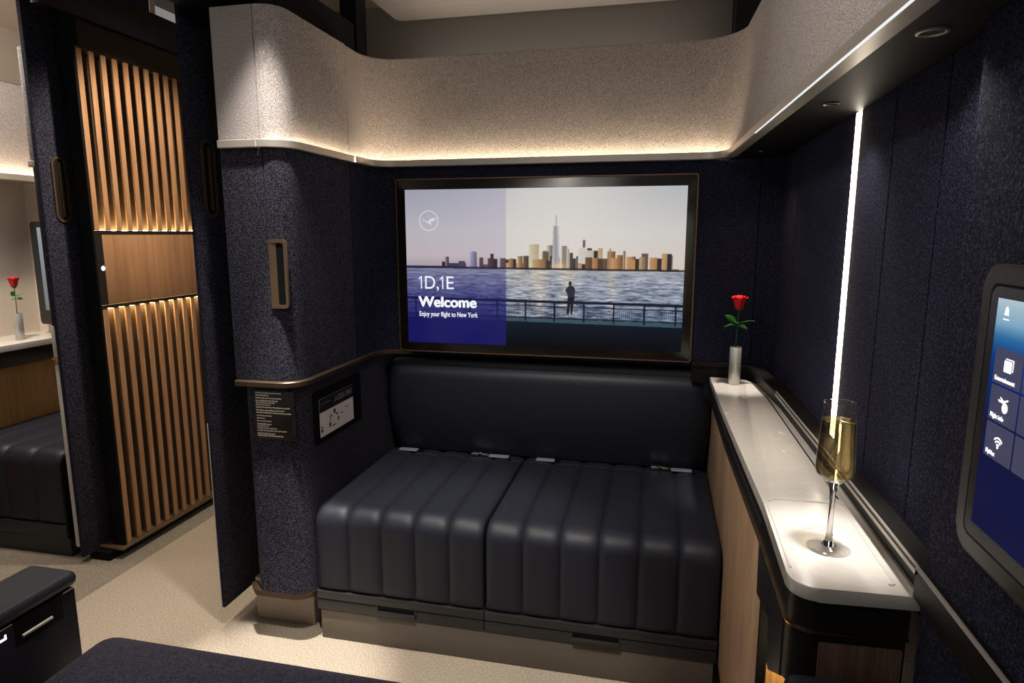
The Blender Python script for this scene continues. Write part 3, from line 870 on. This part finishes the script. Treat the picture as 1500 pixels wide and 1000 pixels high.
obj('rim', tube(BM(), [(.258+.02095*math.cos(2*PI*k/48), .955+.02095*math.sin(2*PI*k/48), z0+.2188) for k in range(48)], .0005, 6, closed=True), GLASS, fl)
wl_ = [(0, z0+.1057), (.0106, z0+.1063), (.0191, z0+.1106), (.0238, z0+.1160), (.0251, z0+.121), (.0248, z0+.130), (.0230, z0+.165), (.02165, z0+.1935), (.0212, z0+.1930), (0, z0+.1928)]
wn = obj('champagne', lathe(BM(), wl_, .258, .955, 56), WINE, fl, ang=60)
b_ = BM()
for k in range(170):
    zz = z0+.112+.08*random.random(); rr = (.0245-(zz-z0-.13)*.05)*.92
    a = random.uniform(0, 2*PI); q = rr*math.sqrt(random.random()) if k % 3 else rr
    bmesh.ops.create_icosphere(b_, subdivisions=1, radius=random.uniform(.00025, .00055), matrix=Matrix.Translation((.258+q*math.cos(a)*.93, .955+q*math.sin(a)*.93, zz)))
for k in range(70):
    a = random.uniform(0, 2*PI); q = .0228*random.uniform(.9, 1.)
    bmesh.ops.create_icosphere(b_, subdivisions=1, radius=random.uniform(.0003, .0007), matrix=Matrix.Translation((.258+q*math.cos(a), .955+q*math.sin(a), z0+.1215+random.uniform(-.001, .002))))
bu_ = tag(obj('bubbles', b_, BUBB, wn), kind='stuff')

# ------------------------------------------------------------------ vase and rose (one of each here, one of each across the aisle)
VX, VY, VZ = .2415, 2.022, .768
vase = thing('bud_vase', 'slim silver bud vase on the far end of the long white worktop beside the sofa', 'vase', (VX, VY, VZ), 'slim silver bud vases')
obj('cylinder_body', lathe(BM(), [(0, VZ), (.0165, VZ), (.0172, VZ+.001), (.0172, VZ+.115), (.0165, VZ+.116), (.0155, VZ+.115), (.0155, VZ+.01), (0, VZ+.01)], VX, VY, 36), VASEM, vase)
rose = thing('rose', 'red rose with green leaves in the bud vase beside the big screen', 'flower', (VX, VY, VZ+.012), 'single red roses')
obj('stem', tube(BM(), [(VX-.003, VY, VZ+.012), (VX-.001, VY, VZ+.115), (VX+.001, VY, VZ+.18), (VX+.002, VY, VZ+.232)], .0016, 7), STEM, rose)
def petal(bm, cx, cy, z0_, ang, r0, r1, h, wid, curl):
    NU, NV = 8, 6; g_ = []
    for j in range(NV+1):
        v = j/NV; row = []
        for i in range(NU+1):
            u = i/NU*2-1
            w = wid*(.35+.65*math.sin(PI*min(1, .18+v*.62)))
            a = ang+u*w
            rr = r0+(r1-r0)*v**.5+curl*max(0, v-.72)**2*10
            zz = z0_+h*v*(1-.10*u*u*v)-curl*max(0, v-.8)*1.2
            row.append(bm.verts.new((cx+rr*math.cos(a), cy+rr*math.sin(a), zz)))
        g_.append(row)
    for j in range(NV):
        for i in range(NU): bm.faces.new((g_[j][i], g_[j][i+1], g_[j+1][i+1], g_[j+1][i]))
b_ = BM(); bz = VZ+.226
for ring, (n_, r0, r1, h, w, c) in enumerate(((3, .002, .0045, .047, 1.2, 0), (4, .003, .0090, .047, 1.0, .001), (5, .004, .0145, .046, .85, .003), (6, .005, .0195, .044, .75, .006))):
    for k in range(n_): petal(b_, VX+.002, VY, bz, 2*PI*k/n_+ring*.7, r0, r1, h, w, c)
bl_ = obj('bloom', b_, PETAL, rose, ang=180, recalc=False)
m_ = bl_.modifiers.new('thickness', 'SOLIDIFY'); m_.thickness = .0008
b_ = BM()
for k in range(5):
    a = 2*PI*k/5+.3
    petal(b_, VX+.002, VY, bz-.002, a, .003, .010, .010, .45, .004)
m_ = obj('sepals', b_, STEM, rose, ang=180, recalc=False).modifiers.new('thickness', 'SOLIDIFY'); m_.thickness = .0006
def leaf(cx, cy, cz, ang, tilt, L, W, parent, roll=0.):
    bm = BM(); g_ = []
    d = Vector((math.cos(ang)*math.cos(tilt), math.sin(ang)*math.cos(tilt), math.sin(tilt)))
    s = d.cross(Vector((0, 0, 1))).normalized(); n = s.cross(d)
    s, n = s*math.cos(roll)+n*math.sin(roll), n*math.cos(roll)-s*math.sin(roll)
    base = Vector((cx, cy, cz))
    for i in range(11):
        t = i/10; w = W*math.sin(PI*min(1, t*.98+.01))**.8*(1-.25*t)
        row = []
        for k in (-1, -.5, 0, .5, 1):
            row.append(bm.verts.new(base+d*(L*t+.006)+s*(w*k)+n*(.18*abs(k)*w-.10*L*t*t)))
        g_.append(row)
    for i in range(10):
        for k in range(4): bm.faces.new((g_[i][k], g_[i][k+1], g_[i+1][k+1], g_[i+1][k]))
    tube(bm, [base, base+d*.010], .0008, 5)
    o = obj('leaf', bm, LEAF, parent, ang=180, recalc=False)
    m_ = o.modifiers.new('thickness', 'SOLIDIFY'); m_.thickness = .0007
for dz_, an, ti, L_, W_, ro in ((.188, PI*1.02, .62, .040, .0115, -.95), (.184, PI*1.06, -.10, .036, .0100, -.55), (.187, -.12, .30, .042, .0085, .35), (.183, -.45, -.25, .026, .0100, .8), (.190, -1.9, .2, .016, .008, .3)):
    leaf(VX+.001, VY, VZ+dz_, an, ti, L_, W_, rose, ro)

# ------------------------------------------------------------------ tall light on the right wall
wlt = thing('wall_light', 'tall thin white light strip running up the navy right wall', 'light', (.362, 1.368, .82))
obj('light_bar', bx(.3575, .369, 1.354, 1.384, .815, 1.4475, .002), LED_WALL, wlt)
obj('side_profile', bx(.3595, .3695, 1.3505, 1.3535, .815, 1.4475), BRONZ, wlt)

# spot lights let into the soffit
def downlight(x, y, r, label):
    t = thing('downlight', label, 'light', (x, y, 1.447), 'downlights in the dark soffit')
    b_ = BM(); lathe(b_, [(r, 1.4495), (r, 1.4470), (r*.86, 1.4465), (r*.74, 1.4480), (r*.74, 1.4495)], x, y, 28)
    obj('ring', b_, STEEL if r > .014 else BRONZ, t)
    obj('lens', lathe(BM(), [(0, 1.4484), (r*.72, 1.4484), (r*.72, 1.4495), (0, 1.4495)], x, y, 24), DPLAS, t)
    return t
downlight(.297, .868, .017, 'chrome ringed downlight in the dark soffit nearest the tablet')
downlight(.289, 1.284, .014, 'small downlight in the dark soffit beside the tall wall light')
downlight(.269, 1.95, .006, 'tiny downlight in the far end of the dark soffit above the vase')

# ------------------------------------------------------------------ tablet on the near right wall
tb = thing('control_tablet', 'wall mounted touch tablet with app tiles on the near right wall', 'tablet', (.335, .6, 1.04))
tx = .335
obj('frame', plate(BM(), rrect(.46, .742, .895, 1.192, .022), tx-.011, tx+.004, 'x', .003), plain('tablet_frame', rgb(46, 45, 46), .5, .1, .3), tb)
b_ = BM(); ring_plate(b_, rrect(.478, .724, .9135, 1.1735, .012), rrect(.4805, .7215, .916, 1.171, .011), tx-.0115, tx-.0105, 'x')
obj('groove', b_, BLACK, tb)
obj('bezel', plate(BM(), rrect(.481, .721, .9165, 1.1705, .011), tx-.0118, tx-.009, 'x'), plain('tablet_bezel', rgb(52, 51, 52), .3), tb)
sc2 = picture_mesh('screen', tablet_picture(), ((tx-.0121, .707, 1.160), (0, -.213, 0), (0, 0, -.2285)), picture('tablet_picture', .75), tb)
TILE = plain('tile', rgb(60, 62, 84), .4); TILE.node_tree.nodes['Principled BSDF'].inputs['Emission Color'].default_value = rgb(58, 60, 84); TILE.node_tree.nodes['Principled BSDF'].inputs['Emission Strength'].default_value = .9
xs = tx-.0123
names = [['Entertainment', 'Flight info', 'FlyNet'], ['Music', 'Seat', 'Light']]
for c_ in range(2):
    for r_ in range(3):
        y1 = .699-.052*c_; z1 = 1.1135-.0365*r_
        t_ = obj('tile', plate(BM(), rrect(y1-.049, y1, z1-.0342, z1, .0012), xs-.0002, xs+.0002, 'x'), TILE, sc2)
        if c_ == 0:
            text('tile_caption', names[c_][r_], .0062, (xs-.0004, y1-.004, z1-.031), '-x', ICON, t_, 0, None)
            yc, zc = y1-.0245, z1-.0150; b_ = BM()
            if r_ == 0:
                plate(b_, rrect(yc-.007, yc+.006, zc-.006, zc+.005, .001), xs-.0005, xs-.0003, 'x')
                plate(b_, [(yc-.009, zc+.006), (yc+.004, zc+.006), (yc+.004, zc+.0070), (yc-.010, zc+.0070), (yc-.010, zc-.004), (yc-.009, zc-.004)], xs-.0005, xs-.0003, 'x')
            elif r_ == 1:
                plate(b_, [(yc+.009, zc+.003), (yc+.007, zc+.001), (yc-.001, zc+.001), (yc-.009, zc+.005), (yc-.008, zc+.006), (yc-.001, zc+.0035), (yc+.005, zc+.006), (yc+.006, zc+.006), (yc+.003, zc+.003)], xs-.0005, xs-.0003, 'x')
                plate(b_, [(yc-.004+.005*math.cos(k*PI/8), zc-.003+.005*math.sin(k*PI/8)) for k in range(16)], xs-.0005, xs-.0003, 'x')
            else:
                for q_, rr in enumerate((.0035, .0068, .0100)):
                    A = [PI/2+(k/12-.5)*1.7 for k in range(13)]
                    plate(b_, [(yc+rr*math.cos(a), zc-.006+rr*math.sin(a)) for a in A]+[(yc+(rr-.0016)*math.cos(a), zc-.006+(rr-.0016)*math.sin(a)) for a in reversed(A)], xs-.0005, xs-.0003, 'x')
                plate(b_, [(yc+.0014*math.cos(k*PI/6), zc-.006+.0014*math.sin(k*PI/6)) for k in range(12)], xs-.0005, xs-.0003, 'x')
            obj('tile_icon', b_, ICON, t_, smooth=False)
b_ = BM()
plate(b_, [(.692, 1.145), (.684, 1.145), (.685, 1.147), (.6855, 1.151), (.688, 1.1535), (.6905, 1.151), (.691, 1.147)], xs-.0004, xs-.0002, 'x')
box(b_, xs-.0004, xs-.0002, .683, .693, 1.1405, 1.1415)
obj('home_icon', b_, ICON, sc2, smooth=False)

# ------------------------------------------------------------------ sliding door of this suite
def stadium(y0, y1, z0, z1, n=10):
    return rrect(y0, y1, z0, z1, (y1-y0)/2-.0001, n)

def sliding_door(x, y0, y1, z0, z1, th, hy, hz0, hz1, hw, label, group):
    t = thing('sliding_door', label, 'door', (x-th/2, (y0+y1)/2, z0), group)
    obj('leaf', bx(x-th, x, y0, y1, z0, z1, .002), NAVY, t)
    obj('edge_band', bx(x-th+.001, x-.0015, y0-.0016, y0+.0012, z0, z1), NAVYP, t)
    h = BM(); o_ = stadium(hy-hw/2, hy+hw/2, hz0, hz1)
    w = .008
    i_ = stadium(hy-hw/2+w, hy+hw/2-w, hz0+w, hz1-w)
    ring_plate(h, o_, i_, x-.001, x+.0045, 'x')
    bmesh.ops.bevel(h, geom=[e for e in h.edges if all(v.co.x > x+.004 for v in e.verts) and e.calc_length() > 0 and len(e.link_faces) == 2 and abs(e.calc_face_angle(0)) > .7], offset=.002, segments=2, profile=.5, affect='EDGES')
    hh = obj('handle', h, BRONZ, t)
    obj('handle_recess', plate(BM(), i_, x+.0003, x+.0010, 'x'), BROWN, hh)
    obj('handle_grip', bx(x+.0008, x+.0035, hy-.001, hy+hw*.16, hz0+.02, hz1-.02, .001), BRONZ, hh)
    return t
sd = sliding_door(-1.290, 1.617, 1.90, .060, 2.12, .012, 1.690, 1.270, 1.492, .058, 'navy sliding door leaf with oval handle beside the wardrobe', 'navy sliding doors')
obj('floor_guide', bx(-1.301, -1.292, 1.80, 1.88, 0, .061), BLACK, sd)
obj('white_edge', bx(-1.3035, -1.3015, 1.6143, 1.6160, .060, .66), plain('edge_white', rgb(190, 184, 178), .5), sd)
sliding_door(-2.050, 1.830, 2.40, .03, 2.20, .016, 1.902, 1.262, 1.488, .060, 'navy sliding door leaf with oval handle left of the wooden slats', 'navy sliding doors')

# ------------------------------------------------------------------ slatted partition across the aisle
sp = thing('slatted_partition', 'dark partition with upright wooden slats and a plain wood band across the aisle', 'partition', (-1.97, 2.3, 0))
SX = -1.95; SY0 = 1.920; SY1 = 2.78
obj('backing', bx(SX-.052, SX-.036, SY0, SY1, .045, 2.05), plain('backing_black', rgb(66, 51, 36), .6, 0, .2), sp)
obj('side_frame', bx(SX-.05, SX+.001, SY0-.006, SY0+.0015, .045, 1.853), BLACK, sp)
PIT = .0503
def slats(z0, z1):
    bm = BM()
    k = 0; y = SY0+.006
    while y < SY1-.03:
        box(bm, SX-.007, SX, y, y+.0225, z0, z1, .001, 1); y += PIT
    return bm
obj('upper_slats', slats(1.2346, 1.848), SWOOD, sp)
obj('lower_slats', slats(.0475, .9549), SWOOD, sp)
obj('wood_band', bx(SX-.03, SX, SY0+.034, SY1, .968, 1.222, .001), PWOOD, sp)
ctl = obj('control_strip', bx(SX-.03, SX+.0004, SY0+.0015, SY0+.033, .968, 1.222), BROWN, sp)
b_ = BM(); my, mz = SY0+.025, 1.100
A = [math.radians(a) for a in range(100, 341, 12)]
plate(b_, [(my+.0085*math.cos(a), mz+.0085*math.sin(a)) for a in A]+[(my+.0035+.0068*math.cos(a), mz+.0030+.0068*math.sin(a)) for a in reversed(A)], SX+.0005, SX+.0010, 'x')
obj('moon_icon', b_, ICON, ctl, smooth=False)
obj('upper_rail', bx(SX-.010, SX+.0015, SY0, SY1, 1.222, 1.2345), BROWN, sp)
obj('lower_rail', bx(SX-.010, SX+.0015, SY0, SY1, .955, .967), BROWN, sp)
obj('top_rail', bx(SX-.035, SX+.001, SY0, SY1, 1.848, 1.853), BROWN, sp)
obj('light_strip', bx(SX-.030, SX-.014, SY0+.004, SY1, 1.2230, 1.2370), LED_SLAT, sp)
obj('light_strip', bx(SX-.030, SX-.014, SY0+.004, SY1, .9525, .9665), LED_SLAT, sp)
obj('foot_rail', bx(SX-.10, SX+.012, SY0-.028, SY1, .034, .047, .005, 3), BRONZ, sp)
obj('kick_base', bx(SX-.12, SX-.03, SY0-.05, SY1, 0, .034), BLACK, sp)
obj('header', bx(SX-.05, SX-.012, SY0-.10, SY1, 1.955, 2.075, .003), BROWN, sp)
obj('header_post', bx(SX-.05, SX-.010, SY0-.012, SY0+.028, 1.853, 1.955), BLACK, sp)

# ------------------------------------------------------------------ the suite across the aisle, seen through its open door
ns = thing('window_suite_sofa', 'black leather seat seen through the gap left of the far door leaf', 'sofa', (-2.4, 2.1, 0))
obj('base', bx(-2.698, -2.150, 1.866, 2.38, 0, .075, .003), DPLAS, ns)
obj('drawer_rail', bx(-2.698, -2.155, 1.860, 2.38, .077, .128, .002), DPLAS, ns)
cushion('seat_cushion', -2.698, -2.156, 4, ns, 1.860, 2.42, .130, .418)
obj('side_panel', plate(BM(), rrect(1.862, 2.40, .078, .412, [.004, .004, .004, .05]), -2.155, -2.146, 'x', .002), BLACK, ns)
ncon = thing('window_console', 'golden wood console under the small white worktop across the aisle', 'cabinet', (-2.78, 2.1, 0))
obj('wood_side', bx(-2.72, -2.70, 1.3, 2.44, .12, .665), GWOOD, ncon)
obj('fascia', bx(-2.80, -2.655, 1.3, 2.45, .666, .742, .004), FASCIA, ncon)
ntop = tag(obj('window_worktop', plate(BM(), rrect(-2.86, -2.612, 1.3, 2.46, .02), .7425, .768, 'z', .003), WHITE), 'small white worktop holding the other rose across the aisle', 'worktop')
nwall = struct(obj('wall_window_side', bx(-2.93, -2.86, 1.0, 3.0, 0, 1.45), WALLW))
nb = struct(obj('wall_window_back', bx(-2.93, -2.1, 2.46, 2.49, 0, 2.3), WALLW))
nup = struct(obj('wall_window_upper', bx(-2.745, -2.72, 1.0, 2.455, 1.47, 1.857, .004), BEIGE))
nup2 = struct(obj('wall_window_cornice', plate(BM(), [(-2.76, 1.858), (-2.72, 1.858), (-2.66, 2.06), (-2.40, 2.14), (-2.40, 2.18), (-2.76, 2.18)], 1.0, 2.455, 'y'), CEIL))
nc = thing('window_cove_light', 'warm cove light in a metal channel above the other rose', 'light', (-2.7, 2.0, 1.447))
LIPN = [(-2.86, 1.447), (-2.683, 1.447), (-2.680, 1.450), (-2.680, 1.474), (-2.684, 1.474), (-2.684, 1.452), (-2.86, 1.452)]
obj('metal_channel', plate(BM(), LIPN, 1.0, 2.44, 'y'), STEEL, nc)
obj('light_strip', bx(-2.712, -2.698, 1.0, 2.44, 1.4525, 1.456), LED_COVE, nc)
nm = thing('window_monitor', 'small framed monitor beside the other rose across the aisle', 'monitor', (-2.6, 2.42, .80))
obj('frame', plate(BM(), rrect(-2.775, -2.20, .812, 1.277, .012), 2.395, 2.445, 'y', .003), DPLAS, nm)
img = np.zeros((20, 30, 3)); img[:] = np.array([190, 198, 206])/255*np.linspace(1, .75, 20)[:, None, None]
picture_mesh('screen', img, ((-2.738, 2.3945, 1.252), (.50, 0, 0), (0, 0, -.375)), picture('monitor_picture', .55), nm)
obj('foot', bx(-2.66, -2.35, 2.40, 2.44, .768, .815, .004), DPLAS, nm)
npst = thing('window_wardrobe', 'slim pale edge of another wardrobe behind the far door leaf', 'wardrobe', (-2.1, 1.86, 0))
obj('upper_panel', bx(-2.100, -2.078, 1.842, 1.90, 1.47, 1.835, .003), BEIGE, npst)
obj('lip', bx(-2.106, -2.078, 1.838, 1.90, 1.447, 1.468, .002), STEEL, npst)
obj('middle_panel', bx(-2.092, -2.078, 1.842, 1.90, .90, 1.446, .003), BROWN, npst)
pe_ = plain('pale_edge', rgb(206, 200, 192), .5)
obj('lower_panel', bx(-2.099, -2.078, 1.842, 1.90, .06, .76, .003), pe_, npst)
obj('middle_edge', bx(-2.099, -2.078, 1.842, 1.90, .785, .899, .003), pe_, npst)
obj('ledge', bx(-2.104, -2.076, 1.838, 1.90, .762, .784, .002), BRASS, npst)
# second vase and rose
v2 = copy_tree(vase); v2.location = (-2.700, 2.225, .768)
v2['label'] = 'slim silver bud vase on the small white worktop across the aisle'
r2 = copy_tree(rose); r2.location = (-2.700, 2.225, .780); r2.rotation_euler.z = 2.0
r2['label'] = 'red rose with green leaves in the vase across the aisle'

# ------------------------------------------------------------------ foreground: arm console and ottoman
ar = thing('arm_console', 'dark arm console with padded leather top in the near left corner', 'armrest', (-1.15, .6, 0))
AX0, AX1, AY1, AZ = -1.190, -1.078, .945, .580
obj('body', bx(AX0+.004, AX1-.002, .1, AY1-.008, 0, .5475, .006, 3), plain('console_navy', rgb(22, 23, 32), .35), ar)
obj('padded_top', bx(AX0, AX1+.002, .1, AY1, .549, AZ, .015, 5), LEATH, ar)
g_ = BM()
hb0 = obj('grab_recess', bx(AX1-.004, AX1-.0012, .812, .905, .500, .548), BLACK, ar)
obj('grab_bar', tube(BM(), [(AX1+.0015, .822, .517), (AX1+.0015, .880, .517)], .0030, 10), STEEL, ar)
b_ = tube(BM(), [(AX1-.0012, .10, .5478), (AX1-.0012, .808, .5478)], .0010, 6); tube(b_, [(AX1-.0012, .909, .5478), (AX1-.0012, .936, .5478)], .0010, 6)
obj('bright_line', b_, STEEL, ar)
b_ = BM(); iy, iz = .790, .533
# small lit seat symbol
plate(b_, [(iy-.009, iz+.007), (iy-.006, iz+.007), (iy-.004, iz-.002), (iy+.004, iz-.002), (iy+.004, iz+.003), (iy+.007, iz+.003), (iy+.007, iz-.006), (iy-.006, iz-.006)], AX1-.0022, AX1-.0010, 'x')
obj('seat_icon', b_, ICON, ar, smooth=False)

ot = thing('ottoman', 'dark navy woven cushion at the near bottom of the view', 'ottoman', (-.5, .5, 0))
bm = BM()
r_ = bmesh.ops.create_cube(bm, size=1.)
for v in bm.verts: v.co = Vector((-1.045+(v.co.x+.5)*1.13, -.2+(v.co.y+.5)*1.165, .27+(v.co.z+.5)*.185))
bmesh.ops.bevel(bm, geom=list(bm.edges), offset=.05, segments=6, profile=.5, affect='EDGES')
obj('cushion', bm, WOVEN, ot)
obj('base', bx(-1.0, .06, -.15, .88, 0, .272, .01), DPLAS, ot)
arm2 = thing('seat_arm', 'dark rounded seat arm end at the bottom below the wood drawer front', 'armrest', (.22, .7, 0))
obj('pad', bx(.178, .30, .45, .818, .615, .662, .016, 4), LEATH, arm2)
obj('support', bx(.20, .29, .45, .80, 0, .616, .006), DPLAS, arm2)

# ================================================================== CAMERA
cam = bpy.data.cameras.new('camera'); co = bpy.data.objects.new('camera', cam); COL.objects.link(co)
cam.sensor_width = 36; cam.lens = 940/1500*36; cam.clip_start = .02
co.location = (0, 0, 1.22)
co.rotation_euler = (PI/2-math.atan(156.5/940), 0, math.radians(12.7))
SC.camera = co

# ================================================================== LIGHT
w = bpy.data.worlds.new('World'); SC.world = w; w.use_nodes = True
w.node_tree.nodes['Background'].inputs[0].default_value = (1., .94, .89, 1)
w.node_tree.nodes['Background'].inputs[1].default_value = .22
N1 = (1, .93, .84)

def spot(name, loc, target, power, angle, blend=.3, size=.02, col=(1, .86, .68)):
    l = bpy.data.lights.new(name, 'SPOT'); l.energy = power; l.spot_size = math.radians(angle); l.spot_blend = blend
    l.shadow_soft_size = size; l.color = col
    o = bpy.data.objects.new(name, l); COL.objects.link(o); o.location = loc
    o.rotation_euler = (Vector(target)-Vector(loc)).to_track_quat('-Z', 'Y').to_euler()
    return o
def area(name, loc, target, power, sx, sy, col=(1, .86, .70)):
    l = bpy.data.lights.new(name, 'AREA'); l.energy = power; l.shape = 'RECTANGLE'; l.size = sx; l.size_y = sy; l.color = col
    o = bpy.data.objects.new(name, l); COL.objects.link(o); o.location = loc
    o.rotation_euler = (Vector(target)-Vector(loc)).to_track_quat('-Z', 'Y').to_euler()
    return o
N1 = (1, .93, .84)
N2 = (1, .96, .90)
spot('tray_spot', (.297, .90, 1.440), (.258, .985, .77), 27, 27, 1., .03, N2)
spot('near_downlight', (.297, .868, 1.442), (.300, .868, 0), 1., 120, .8, .012, N1)
spot('middle_downlight', (.289, 1.284, 1.442), (.290, 1.284, 0), 2., 100, .8, .012, N1)
spot('tray_spot_rear', (.289, 1.284, 1.440), (.262, .95, .77), 11, 26, .9, .03, N2)
spot('vase_spot', (.262, 1.95, 1.440), (.235, 1.99, .77), 26, 24, .8, .02, N1)
spot('vase_downlight', (.25, 1.95, 1.442), (.235, 1.97, .77), 1.2, 110, .8, .02, (1, .70, .50))
spot('wardrobe_downlight', (-.945, 1.425, 1.97), (-.955, 1.425, 0), 72, 66, .9, .02, N1)
spot('floor_downlight', (-.98, 1.43, 1.97), (-1.00, 1.42, 0), 230, 22, .7, .02, N2)
spot('sofa_spot', (-.48, .75, 1.94), (-.56, 1.50, .22), 80, 36, .5, .02, N1)
spot('console_fill', (-.30, .95, 1.96), (.20, 1.50, .45), 34, 36, .7, .03, N1)  # added fill to brighten the console's wood side, no fitting there
spot('aisle_spot', (-1.58, 1.95, 2.2), (-1.6, 1.8, 0), 55, 70, .9, .05, (1, .88, .74))
spot('slat_spot', (-1.42, 1.99, 2.02), (-1.95, 2.24, .85), 46, 100, .6, .03, (1, .88, .72))
spot('window_spot', (-2.5, 1.9, 1.9), (-2.65, 2.15, .77), 50, 60, .8)
spot('backrest_fill', (-.35, 1.15, 1.96), (-.39, 2.16, .66), 60, 50, 1., .04, N1)  # added fill that lifts the leather backrest, not a fitted lamp
spot('fascia_fill', (-.60, .95, 1.95), (.25, 1.25, 1.62), 14, 80, 1., .05, N1)  # added soft fill for the beige wall on the right, no ceiling lamp
l_ = bpy.data.lights.new('recess_fill', 'POINT'); l_.energy = .5; l_.shadow_soft_size = .01; l_.color = (1, .78, .5)  # added point to brighten the wood inside the recess, no lamp there
o_ = bpy.data.objects.new('recess_fill', l_); COL.objects.link(o_); o_.location = (.26, 1.03, .50)
area('suite_fill', (-.35, .75, 1.975), (-.35, .9, 0), 5, .7, .5, N1)
area('window_fill', (-2.48, 1.80, 2.1), (-2.75, 2.2, 1.0), 20, .4, .4, N1)
area('ceiling_fill', (-.4, 2.28, 1.74), (-.4, 2.26, 2.1), 2., 1.0, .08, N1)  # added uplight hidden behind the upper wall to brighten the ceiling
